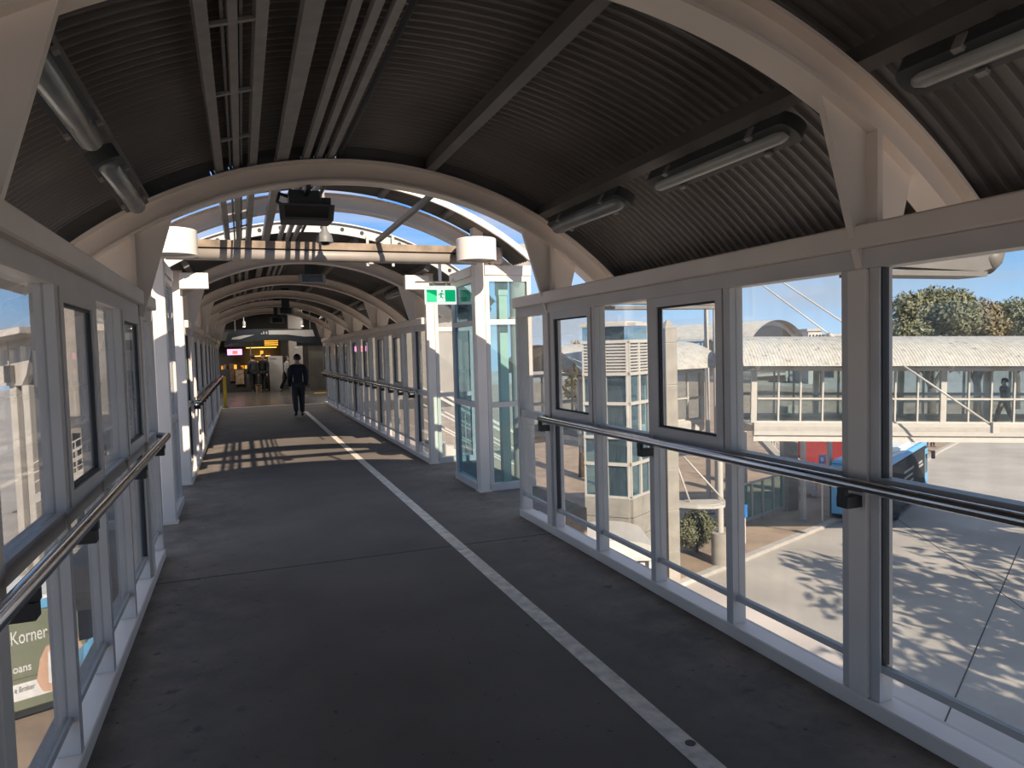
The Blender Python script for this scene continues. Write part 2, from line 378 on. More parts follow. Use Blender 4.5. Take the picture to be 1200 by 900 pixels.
# pale gable rafter with round holes, front edge of the far roof
g = tag(empty('gable_rafter',(0,9.62,0)), 'sunlit white curved rafter with round holes at front of far roof', 'rafter')
MB().arc([(3.30,-.02),(3.43,-.02),(3.43,.02),(3.30,.02)],CX,CZ,R(-46),R(46),50).build('web','white',g)
MB().arc([(3.43,-.06),(3.445,-.06),(3.445,.06),(3.43,.06)],CX,CZ,R(-46),R(46),50).build('flange','white',g)
for k in range(-9,10):
    th = R(k*4.4+2.0); o = lathe('hole','alud',[(.0001,-.004),(.026,-.004),(.026,.004),(.0001,.004)],g,12)
    o.location = (CX+3.365*math.sin(th),-.022,CZ+3.365*math.cos(th)); o.rotation_euler = (R(90),0,0)
# short raised roof over the crossing, behind the lamp columns
ra = tag(empty('roof_arch',(0,7.96,0)), 'higher cream roof arch over the crossing above the cross beam', 'roof arch', 'cream steel roof arches')
MB().arc(i_prof(3.15,3.32),CX,.05,R(-39),R(39),48).build('arch_beam','cream',ra)
for s_ in (-1,1):
    x_ = CX+s_*1.98; box('foot','cream',(x_-.06,-.06,2.28),(x_+.06,.06,2.52),ra)
    box('leg','cream',(x_-.05,-.05,0),(x_+.05,.05,2.28),ra)
rc_ = tag(empty('ceiling_crossing',(0,0,0)),'short raised corrugated roof strip over the crossing','ceiling',kind='structure')
corrugated(7.42,8.04,3.40,.076,.012,R(-40),R(40),36,6,CX,.05).build('roof_sheet','sheet',rc_)
MB().arc([(3.34,-.02),(3.40,-.02),(3.40,.02),(3.34,.02)],CX,.05,R(-40),R(40),40,7.42).build('edge_rail','lamp_white',rc_)
for x in (-.4,1.5,2.2): th = math.asin((x-CX)/3.36); o = box('purlin','purlin',(-.03,7.45,-.02),(.03,7.88,.03),rc_); o.location = (CX+3.36*math.sin(th),7.665,.05+3.36*math.cos(th)); o.rotation_euler = (0,th,0)

# ------------------------------------------------------------------ glazed walls
def sash(root, x, y0, y1, z0, z1, gl, inward):
    mb = MB(); fw = .062
    xa, xb = sorted((x, x+inward*.05))
    e = .002
    mb.box((xa,y0+e,z0+e),(xb,y0+fw,z1-e)); mb.box((xa,y1-fw,z0+e),(xb,y1-e,z1-e))
    mb.box((xa,y0+fw,z0+e),(xb,y1-fw,z0+fw)); mb.box((xa,y0+fw,z1-fw),(xb,y1-fw,z1-e))
    s = mb.build('window_sash','alu',root)
    s2 = MB(); g_ = .012; xm = (xa+xb)/2
    a,b,c,d = y0+fw,y1-fw,z0+fw,z1-fw
    for lo,hi in (((xm-.012,a,c),(xm+.012,a+g_,d)),((xm-.012,b-g_,c),(xm+.012,b,d)),((xm-.012,a+g_,c),(xm+.012,b-g_,c+g_)),((xm-.012,a+g_,d-g_),(xm+.012,b-g_,d))): s2.box(lo,hi)
    s2.build('gasket','alud',s)
    box('glass_pane',gl,(xm-.004,a+g_,c+g_),(xm+.004,b-g_,d-g_),s)
def wall(name, label, side, posts, opens, gl, y0, y1, rail=True, sash_from_far=True, rail_span=None):
    """posts: y of the arch posts; opens: (ya,yb,n) runs of openings split in n panes"""
    X = XR if side > 0 else XL; s = side
    rt = tag(empty(name,(0,0,0)), label, 'wall', kind='structure')
    bx = lambda nm,mt,xa,xb,ya,yb,za,zb,bev=0: box(nm,mt,(min(X+s*xa,X+s*xb),ya,za),(max(X+s*xa,X+s*xb),yb,zb),rt,bev)
    bx('kerb','cream',-.02,.10,y0,y1,0,.075,.006)
    bx('outer_ledge','white',.10,.19,y0,y1,-.05,.03)
    bx('header_beam','cream',-.045,.12,y0,y1,2.035,2.135,.008)
    bx('window_head','alu',-.005,.11,y0,y1,1.95,2.034)
    for p in posts:
        bx('post','cream',-.02,.11,p-.05,p+.05,.076,1.949,.004)
        for q in (-1,1):
            ya,yb = sorted((p+q*.052,p+q*.1)); bx('mullion','alu',.0,.075,ya,yb,.076,1.949)
            ya,yb = sorted((p+q*.1,p+q*.106)); bx('gasket','alud',.012,.05,ya,yb,.24,1.949)
    for (ya,yb,n) in opens:
        flip = n < 0; n = abs(n); st = (yb-ya)/n
        for k in range(n):
            a = ya+k*st+(.028 if k else 0); b = ya+(k+1)*st-(.028 if k < n-1 else 0)
            if k:
                bx('mullion','alu',-.01,.075,a-.056,a,.076,1.949)
                bx('gasket','alud',.012,.05,a,a+.006,.24,1.949)
            a += .006
            bx('transom','alu',.0,.07,a,b,.985,1.055); bx('sill_bar','alu',.015,.045,a,b,.205,.235)
            box('glass_pane',gl,(X+s*.03-.004,a,.235),(X+s*.03+.004,b,.985),rt)
            kk = (n-1-k) if sash_from_far else k
            if n > 1 and kk % 2 == (1 if flip else 0): sash(rt, X+s*.035, a, b, 1.055, 1.95, gl, -s)
            else: box('glass_pane',gl,(X+s*.03-.004,a,1.055),(X+s*.03+.004,b,1.95),rt)
    return rt
def near_opens():
    o = []
    for a,b in zip(NEAR[:-1],NEAR[1:]): o.append((a+.1,b-.1,4 if b != 2.35 else -4))
    return o
wr = wall('wall_right','grey framed glazed wall on right of near walkway',1,NEAR,near_opens()+[(5.83,6.40,1)],'glass',-4.5,6.46)
wl = wall('wall_left','grey framed glazed wall on left of near walkway',-1,NEAR,near_opens()+[(5.83,6.40,1)],'glassl',-4.5,6.46)
for rt,X,s in ((wr,XR,1),(wl,XL,-1)):
    box('corner_post','alu',(min(X-s*.01,X+s*.1),6.405,.076),(max(X-s*.01,X+s*.1),6.46,1.949),rt)
far_opens = [(a+.1,b-.1,4) for a,b in zip(FAR[:-1],FAR[1:])]
wfr = wall('wall_right_far','grey framed glazed wall on right of far walkway',1,FAR[:-1],far_opens+[(10.21,10.79,1)],'glass',10.16,24.2)
wfl = wall('wall_left_far','grey framed glazed wall on left of far walkway',-1,FAR[:-1],far_opens+[(10.21,10.79,1)],'glassl',10.16,24.2)

def handrail(x, s, y0, y1, brackets, label):
    h = tag(empty('handrail',(0,0,0)), label, 'handrail')
    xi = x-s*.10
    MB().tube([(xi+s*.07,y0,1.03),(xi,y0+.05,1.03),(xi,y0+.12,1.03),(xi,y1-.12,1.03),(xi,y1-.05,1.03),(xi+s*.07,y1,1.03)],.026,14).build('rail_tube','chrome',h,True)
    for b in brackets:
        mb = MB(); xa,xb = sorted((x-s*.022,x-s*.105)); mb.box((xa,b-.03,.92),(xb,b+.03,.97)); mb.box((xi-.012,b-.02,.97),(xi+.012,b+.02,1.008))
        mb.build('bracket','black',h)
    return h
handrail(XR,1,-4.4,5.75,[5.70,4.03,2.35,.7,-1.02,-2.7,-4.1],'stainless handrail along right windows of the near walkway')
handrail(XL,-1,-4.4,6.3,[5.9,4.83,3.24,2.35,.7,-1.02,-2.7,-4.1],'stainless handrail along left windows of the near walkway')
fb = [10.9+.83*k for k in range(16)]
handrail(XR,1,10.7,23.9,fb,'stainless handrail along right windows of the far walkway')
handrail(XL,-1,10.7,23.9,fb,'stainless handrail along left windows of the far walkway')

# ------------------------------------------------------------------ crossing: posts, glass screens, beam, lamps
def screen(name, label, a, b, gl, h=2.5):
    """free-standing glazed screen from floor point a to b (plan), three panes high"""
    a = Vector((*a,0)); b = Vector((*b,0)); d = b-a; ln_ = d.length; ang = math.atan2(d.y,d.x)
    r_ = tag(empty(name,a,ang), label, 'glass screen', kind='structure')
    bx = lambda nm,mt,xa,xb,za,zb,t=.035: box(nm,mt,(xa,-t,za),(xb,t,zb),r_)
    bx('kerb','alu',0,ln_,0,.08,.05); bx('header_beam','cream',0,ln_,h,h+.11,.05); bx('window_head','cream',0,ln_,h-.07,h-.002)
    bx('jamb','alu',0,.05,.08,h-.07); bx('jamb','alu',ln_-.05,ln_,.08,h-.07)
    for z in (1.0,1.96): bx('transom','alu',.05,ln_-.05,z-.03,z+.03)
    for za,zb in ((.08,.97),(1.03,1.93),(1.99,h-.07)): bx('glass_pane',gl,.05,ln_-.05,za,zb,.005)
    return r_
def column(x, y, top, label):
    c = tag(empty('column',(x,y,0)), label, 'column')
    box('shaft','cream',(-.06,-.06,.012),(.06,.06,top),c,.008); box('base_plate','cream',(-.075,-.075,0),(.075,.075,.012),c)
    box('cap','cream',(-.065,-.065,top),(.065,.065,top+.012),c)
    return c
for s,X,side in ((1,XR,'right'),(-1,XL,'left')):
    column(X+s*.06,7.8,3.02,'square cream column under the drum lamp on the %s' % side)
    column(X+s*.06,10.1,2.75,'square cream column at start of far walkway on the %s' % side)
    screen('wall_screen_%s_1'%side,'glass screen facing the viewer beside the %s lamp column'%side,(X+s*.13,7.8),(X+s*.70,7.8),'glassg' if s>0 else 'glassl')
    screen('wall_screen_%s_2'%side,'glass screen along the walkway behind the %s lamp column'%side,(X+s*.05,7.87),(X+s*.05,8.78),'glassb' if s>0 else 'glassl')
    screen('wall_screen_%s_3'%side,'glass screen facing the viewer beside the second %s column'%side,(X+s*.13,10.1),(X+s*.70,10.1),'glass' if s>0 else 'glassl')
bm_ = tag(empty('cross_beam',(CX,7.675,0)), 'cream pipe cross beam with rust streaked channel over the walkway', 'beam')
MB().tube([(-1.58,0,2.665),(1.58,0,2.665)],.062,20).build('pipe','beam_paint',bm_,True)
MB().box((-1.58,-.06,2.727),(1.58,.06,2.80)).build('channel','rust',bm_)
lathe('light_button','lamp_white',[(.0001,-.012),(.03,-.012),(.034,0),(.0001,0)],bm_,14,(.4,0,2.603))
for s,X,side in ((1,XR,'right'),(-1,XL,'left')):
    l_ = tag(empty('drum_lamp',(CX+s*1.49,7.37,2.605)), 'white round drum lamp on the %s column top'%side, 'lamp', 'white drum lamps')
    lathe('drum','lamp_white',[(.0001,.235),(.210,.235),(.216,.228),(.216,.0),(.208,.0),(.208,.215),(.0001,.215)],l_,40)
    lathe('diffuser','screenframe',[(.0001,.02),(.207,.02),(.207,.03),(.0001,.03)],l_,30)
    box('arm','cream',(s*.15-.03,.16,.1),(s*.15+.03,.369,.18),l_)
# side stubs above far columns
for s,X,side in ((1,XR,'right'),(-1,XL,'left')):
    xa,xb = sorted((X+s*.02,X-s*.32)); o = box('fascia_panel','cream',(xa,9.9,2.52),(xb,10.03,2.72),None,.004)
    tag(o,'short cream fascia panel below the far roof on the %s'%side,'panel')
# round concrete-filled column behind right screen
rc = tag(empty('round_column',(3.46,8.75,GZ)), 'round pale column standing behind green tinted glass screen', 'column')
lathe('shaft','concrete',[(.14,0.0),(.14,10.0)],rc,24); lathe('collar','white',[(.16,9.0),(.16,9.06)],rc,24); 
# exit sign
ex = tag(empty('exit_sign',(2.34,8.6,2.335)), 'green running man exit sign hanging left of lamp column', 'exit sign')
box('casing','signwhite',(-.2,-.02,-.115),(.2,.02,.115),ex,.004)
box('face','green',(-.185,-.0225,-.082),(.185,-.0201,.064),ex)
box('doorway','signwhite',(-.052,-.0245,-.082),(.05,-.0226,.064),ex)
rm = MB()
P = lambda x,z: (x,-.0265,z)
def limb(*p, w_=.007):
    for a,b in zip(p[:-1],p[1:]): rm.bar((a[0],-.0255,a[1]),(b[0],-.0255,b[1]),.0018,w_*2,(0,0,1)) if abs(a[0]-b[0])>1e-4 else rm.box((a[0]-w_,-.0264,min(a[1],b[1])),(a[0]+w_,-.0246,max(a[1],b[1])))
limb((.006,.03),(-.004,-.015),w_=.010); limb((.006,.026),(-.022,.012),(-.030,-.006),w_=.0055); limb((.008,.026),(.026,.008),(.038,.014),w_=.0055)
limb((-.002,-.014),(-.012,-.04),(-.036,-.044),w_=.0065); limb((-.002,-.014),(.016,-.036),(.026,-.068),w_=.0065)
rm.prism([(.012+.012*math.cos(a*math.pi/6),-.0264,.049+.012*math.sin(a*math.pi/6)) for a in range(12)],(0,.0018,0))
rm.build('running_man','green',ex)
box('arrow_bar','green',(-.012,-.0264,-.079),(.044,-.0247,-.074),ex)
box('top_plate','cream',(-.31,-.06,.155),(.28,.06,.167),ex); box('hanger','cream',(-.09,-.012,.115),(-.07,.012,.155),ex); box('hanger','cream',(.07,-.012,.115),(.09,.012,.155),ex)
box('drop_rod','lamp_white',(-.016,-.016,.167),(.016,.016,.50),ex); box('wall_arm','cream',(.15,-.02,.168),(.22,.02,.20),ex)

# dark display box hung from the arch, dome camera
db = tag(empty('display_box',(.535,6.03,2.72)), 'dark passenger display box hanging below the arch', 'display')
MB().quadbox([(-.205,-.10,0),(.205,-.10,0),(.19,.16,0),(-.19,.16,0),(-.215,-.14,.12),(.215,-.14,.12),(.2,.16,.13),(-.2,.16,.13)]).build('housing','boxgrey',db)
o = MB().prism([(-.165,-.108,.018),(.165,-.108,.018),(.17,-.137,.102),(-.17,-.137,.102)],(0,-.006,0)).build('screen','darkglass',db)
box('mount_box','black',(-.13,-.04,.131),(.12,.14,.252),db,.01); box('hook','black',(-.015,-.30,.20),(.02,-.04,.245),db); box('junction_box','black',(.125,-.02,.14),(.2,.1,.2),db)
MB().tube([(-.135,0,.2),(-.2,0,.22),(-.22,-.02,.15),(-.16,0,.12)],.016,8).build('cable','black',db,True)
dc = tag(empty('dome_camera',(.82,7.3,2.72)), 'small grey dome security camera above the cross beam', 'camera')
lathe('dome_cover','boxgrey2',[(.0001,.19),(.025,.19),(.03,.15),(.07,.10),(.08,.06),(.08,.03),(.0001,.03)],dc,20)
lathe('lens_dome','darkglass',[(.0001,-.0),(.04,.008),(.06,.03),(.0001,.03)],dc,20); box('stalk','screenframe',(-.012,-.012,.19),(.012,.012,.54),dc)
# thin braces in the gap
def rod(name, a, b, r_, mt, label, cat, group=None, square=False):
    mb = MB(); (mb.bar(a,b,r_*2,r_*2) if square else mb.tube([a,b],r_,10)); o = mb.build(name,mt,None,not square); return tag(o,label,cat,group)
rod('brace',(1.66,6.1,3.05),(1.40,7.62,2.83),.022,'purlin','dark diagonal brace from last near arch to cross beam','brace',square=True)
for k,(x,) in enumerate(((1.62,),(1.96,))):
    rod('hanger_rod',(x,9.542,3.20),(x,9.582,2.80),.017,'white','thin white hanger rod under holed rafter, %s one'%('left','right')[k],'rod',square=True)
for s,X,side in ((1,XR,'right'),(-1,XL,'left')):
    q = tag(empty('downpipe',(X+s*.30,7.82,2.62)), 'grey rainwater pipe behind the drum lamp on the %s'%side,'pipe')
    MB().tube([(0,0,0),(0,0,.2)],.07,16).build('pipe','cream',q,True); lathe('collar','cream',[(.08,.03),(.08,.07)],q,16)

# ------------------------------------------------------------------ services under the roof
def on_roof(x, r=3.26):
    th = math.asin((x-CX)/r); return CX+r*math.sin(th), CZ+r*math.cos(th), th
def longi(name, mt, x, wd, ht, y0, y1, parent, r=3.26):
    px,pz,th = on_roof(x,r); o = box(name,mt,(-wd/2,y0,-ht/2),(wd/2,y1,ht/2),parent); o.location = (px,(y0+y1)/2,pz); o.rotation_euler = (0,th,0); return o
tr = tag(empty('cable_tray',(0,0,0)),'galvanised cable ladder running along roof left of crown','cable tray')
for x in (-.10,.135): longi('side_rail','tray',x,.052,.05,-4.5,23.5,tr)
longi('conduit','tray',.02,.04,.035,-4.5,23.5,tr); longi('conduit','purlin',-.02,.014,.02,-4.5,23.5,tr,3.27); longi('conduit','purlin',.055,.014,.02,-4.5,23.5,tr,3.27)
yy = -4.4
while yy < 23.5:
    px,pz,th = on_roof(.018,3.25); o = box('rung','tray',(-.11,-.012,-.008),(.11,.012,.008),tr); o.location = (px,yy,pz); o.rotation_euler = (0,th,0); yy += .85
c_ = longi('service_channel','tray',.345,.085,.05,-4.5,23.5,None); tag(c_,'wide dark steel channel under the roof crown','channel')
for x,l,wd,mt in ((.52,'left','.045','tray'),(.615,'middle','.042','tray'),(.705,'right','.042','tray')):
    o = longi('conduit',mt,x,float(wd),.04,-4.5,23.5,None,3.25); tag(o,'grey service conduit under roof crown, %s of the three'%l,'conduit','conduits under the roof crown')
px,pz,_ = on_roof(.775); tag(MB().tube([(px,-4.5,pz),(px,23.5,pz)],.017,8).build('cable','black',None,True),'black cable run beside the roof conduits','cable')

def batten(x, y0, y1, label, style):
    r_ = 3.12; th = math.asin((x-CX)/r_)
    e = tag(empty('light_batten',(CX+r_*math.sin(th),(y0+y1)/2,CZ+r_*math.cos(th))), label, 'light fitting','roof light battens'); e.rotation_euler = (0,th,0)
    hl = (y1-y0)/2; n = 10
    def cap(wd, za, zb, ym):   # stadium plan
        p = [(wd/2*math.cos(a),  ym-wd/2*.5+wd/2*math.sin(a)*.6) for a in [math.pi*k/n for k in range(n+1)]]
        p += [(wd/2*math.cos(a), -ym+wd/2*.5+wd/2*math.sin(a)*.6) for a in [math.pi+math.pi*k/n for k in range(n+1)]]
        return MB().prism([(a,b,za) for a,b in p],(0,0,zb-za))
    wd = .15
    cap(wd,-.03,.04,hl).build('body','lightbody',e)
    # half-round lens
    v = MB(); lr = .034 if style == 'tube_lens' else .052; v.tube([(0,-hl+.05,-.03),(0,-hl+.09,-.03),(0,hl-.09,-.03),(0,hl-.05,-.03)],[lr*.6,lr,lr,lr*.6],16).build('lens',style,e,True)
    for yy in (-hl*.6,hl*.6): 
        for q in (-1,1): box('clip','tray',(q*.07-.012,yy-.02,-.045),(q*.07+.012,yy+.02,.02),e)
    for yy in (-hl*.5,hl*.5): box('hanger','black',(-.02,yy-.02,.04),(.02,yy+.02,.12),e)
    return e
batten(2.46,2.66,3.88,'roof light batten above middle of right windows, nearer of two','tube_lens')
batten(2.46,4.22,5.40,'roof light batten at far end of right windows','lens')
batten(2.46,.7,2.08,'roof light batten in the top right corner past the near arch','tube_lens')
batten(-.60,2.45,3.72,'roof light batten high on the left beside near arch','lens')
batten(-.60,4.0,5.2,'roof light batten on the left next to screen box arch','lens')
for k,y in enumerate((11.4,14.7,18.0)):
    for s,x,side in ((1,2.46,'right'),(-1,-.60,'left')):
        batten(x,y,y+1.2,'roof light batten on %s of far walkway, %s bay'%(side,('first','second','third')[k]),'lens')
def far_screen(x, y, z, w_, h_, label):
    e = tag(empty('hanging_screen',(x,y,z)),label,'display','hanging displays of the far walkway')
    box('casing','screenframe',(-w_/2,0,0),(w_/2,.12,h_),e,.006); box('screen','darkglass',(-w_/2+.05,-.005,.012),(w_/2-.05,.0,h_-.012),e)
    box('mount','black',(-w_/4,.02,h_),(w_/4,.1,rib_z(x,RS)-z-.06),e)
far_screen(1.06,11.3,2.74,.40,.13,'first hanging display under the far roof beyond the cross beam')
far_screen(1.03,17.9,2.62,.36,.16,'second hanging display further down the far walkway')
far_screen(.98,21.2,2.55,.36,.16,'farthest hanging display before the hall')

# ================================================================== the hall at the far end
def sbox(name, mt, lo, hi, label, cat): return tag(box(name,mt,lo,hi), label, cat, kind='structure')
sbox('wall_hall_back','hallwall',(-5,40.6,0),(8,40.8,3.9),'beige back wall of the hall','wall')
sbox('wall_hall_left','halldark',(-5.2,24.2,0),(-5,40.8,3.9),'dark left wall of the hall','wall')
sbox('wall_hall_right','hallwall',(8,24.2,0),(8.2,40.8,3.9),'beige right wall of the hall','wall')
sbox('ceiling_hall','halldark',(-5.2,24.5,3.9),(8.2,40.8,4.0),'dark ceiling of the hall','ceiling')
MBh = MB(); MBh.box((-5.2,24.25,0),(XL-.15,24.45,3.9)); MBh.box((XR+.15,24.25,0),(8.2,24.45,3.9)); MBh.box((-5.2,24.25,3.4),(8.2,24.45,3.9))
tag(MBh.build('wall_hall_front','hallwall'),'beige wall around the hall entrance','wall',kind='structure')
fa = tag(empty('hall_fascia',(0,29,0)),'dark curved overhead fascia with pale sweep above the hall','fascia')
pts = [(-.62,2.06),(-.3,2.12),(.3,2.2),(1.1,2.26),(1.9,2.2),(2.4,2.10),(2.85,2.08),(2.85,2.30),(2.7,2.62),(1.6,2.66),(.5,2.66),(-.1,2.62),(-.45,2.5)]
MB().prism([(x,0,z) for x,z in pts],(0,1.2,0)).build('panel','fascia',fa)
MB().prism([(x,-.02,z) for x,z in [(1.0,2.44),(1.0,2.6),(2.65,2.6),(2.72,2.34),(2.3,2.34),(1.7,2.43)]],(0,.019,0)).build('pale_sweep','white',fa)
MB().prism([(x,-.02,z) for x,z in [(-.35,2.28),(-.05,2.28),(.48,2.44),(.1,2.43),(-.3,2.35)]],(0,.019,0)).build('pale_sweep','white',fa)
for x in (.72,.80,.90): box('mark','white',(x,-.02,2.46),(x+.05,-.001,2.5+.06*(x>.75)),fa)
for x in (-.2,2.6): box('suspension_rod','screenframe',(x-.02,.5,2.55),(x+.02,.54,3.9),fa)
for x,s_ in ((.12,'left'),(2.2,'right')):
    e = tag(empty('spot_lamp',(x,28.2,2.72)),'small lit spot lamp over the dark hall fascia on the %s'%s_,'lamp')
    lathe('can','white',[(.05,0),(.06,.02),(.06,.2),(.0001,.2)],e,12); lathe('bulb','spot',[(.0001,-.004),(.045,-.004),(.045,.002),(.0001,.002)],e,12); box('stem','white',(-.01,-.01,.2),(.01,.01,1.18),e)
# hall lamps (ceiling panels that light the concourse)
for k,(x,y) in enumerate(((.9,27),(3.6,33),(-1.5,32.5))):
    ld = bpy.data.lights.new('hall_ceiling_light','AREA'); ld.energy = 45; ld.size = 1.0; ld.color = (1,.93,.85)
    lo = bpy.data.objects.new('hall_ceiling_light',ld); lo.location = (x,y,3.86); COL.objects.link(lo)
sh = tag(empty('food_stall',(0,35,0)),'dark food stall with orange lit boards at the hall end','stall')
box('back_panel','halldark',(-2.2,.9,0),(1.75,1.0,2.9),sh); box('counter','halldark',(-2.0,.1,0),(1.1,.6,1.05),sh,.01)
box('canopy','halldark',(-2.2,-.1,2.35),(1.75,1.0,2.75),sh)
for x0,x1,z0,z1 in ((-.72,.42,2.07,2.30),(.48,.98,2.09,2.31)): 
    b_ = box('sign_board','black',(x0,-.14,z0),(x1,-.1,z1),sh)
    k = x0+.06
    while k < x1-.08:
        ww = random.uniform(.05,.09); box('letter','orange',(k,-.15,z0+.05),(k+ww,-.141,z1-.07-random.uniform(0,.03)),b_); k += ww+.03
for z in (2.10,2.19,2.28): box('menu_stripe','orange',(1.0,-.14,z),(1.6,-.10,z+.045),sh)
for x0,x1,z in ((.2,1.55,2.0),(.4,1.25,1.60),(.35,1.1,1.33)): box('lit_shelf','shelfglow',(x0,.3,z),(x1,.6,z+.03),sh)
for k in range(26):
    x = random.uniform(-1.4,1.3); z = random.choice((1.05,1.36,1.63)) if x > .3 else 1.05
    box('goods',random.choice(('brown','tan','orange','brown')),(x,.35,z),(x+random.uniform(.06,.16),.5,z+random.uniform(.1,.24)),sh)
box('poster','tan',(-.32,-.0,.35),(.05,.09,1.0),sh); box('poster','brown',(-.55,.02,.5),(-.36,.09,1.3),sh); box('post','screenframe',(.36,-.1,0),(.41,-.05,2.1),sh)
sc_ = tag(empty('pink_screen',(-.30,34.7,1.83)),'glowing pink advertising screen on the dark food stall','screen')
box('casing','black',(-.34,0,-.16),(.34,.1,.16),sc_); box('display','pink',(-.31,-.01,-.13),(.31,-.001,.13),sc_); box('print','redlit',(-.10,-.02,-.09),(.12,-.011,.06),sc_); box('bracket','black',(-.05,.1,-.05),(.05,.5,.05),sc_)
wp = tag(empty('white_stand',(1.43,34.2,0)),'tall white standing sign with wavy right edge','sign')
MB().prism([(x,0,z) for x,z in [(-.28,0),(.1,0),(.22,.2),(.3,.38),(.24,.6),(.3,.85),(.31,1.6),(-.32,1.62)]],(0,.06,0)).build('board','white',wp)
MB().tube([(-.26+.05*k,-.006,1.48+.03*math.sin(k*2.2)) for k in range(7)],.012,6).build('script_mark','black',wp)
lt = tag(empty('wall_pier',(2.3,34.4,0)),'beige hall pier behind the walking people','pier'); box('face','hallwall',(-.25,0,0),(.35,.8,3.9),lt); box('notice','white',(.0,-.012,1.92),(.15,-.001,2.0),lt)
pn = tag(empty('hall_partition',(3.4,33.0,0)),'pale partition panel at right end of the hall view','partition'); box('panel','concrete',(-.6,0,0),(1.2,.08,2.0),pn); box('dark_header','fascia',(-1.1,-.05,2.02),(1.2,.1,2.4),pn)
yp = tag(empty('yellow_post',(XL+.12,24.6,0)),'yellow safety post at left edge of hall entrance','post'); box('post','yellow',(-.05,-.05,.01),(.05,.05,1.0),yp,.01); box('foot','black',(-.08,-.08,0),(.08,.08,.01),yp)
bn = tag(empty('hall_bin',(.63,33.4,0)),'small brown waste bin in front of the dark people','bin'); lathe('bucket','tan',[(.11,0),(.14,.32)],bn,14); lathe('rim','brown',[(.15,.32),(.15,.36)],bn,14)
yl = tag(box('floor_marker','yellow',(2.75,30.4,0.001),(3.4,30.7,.02)),'yellow floor marker beside the pale partition','marker')

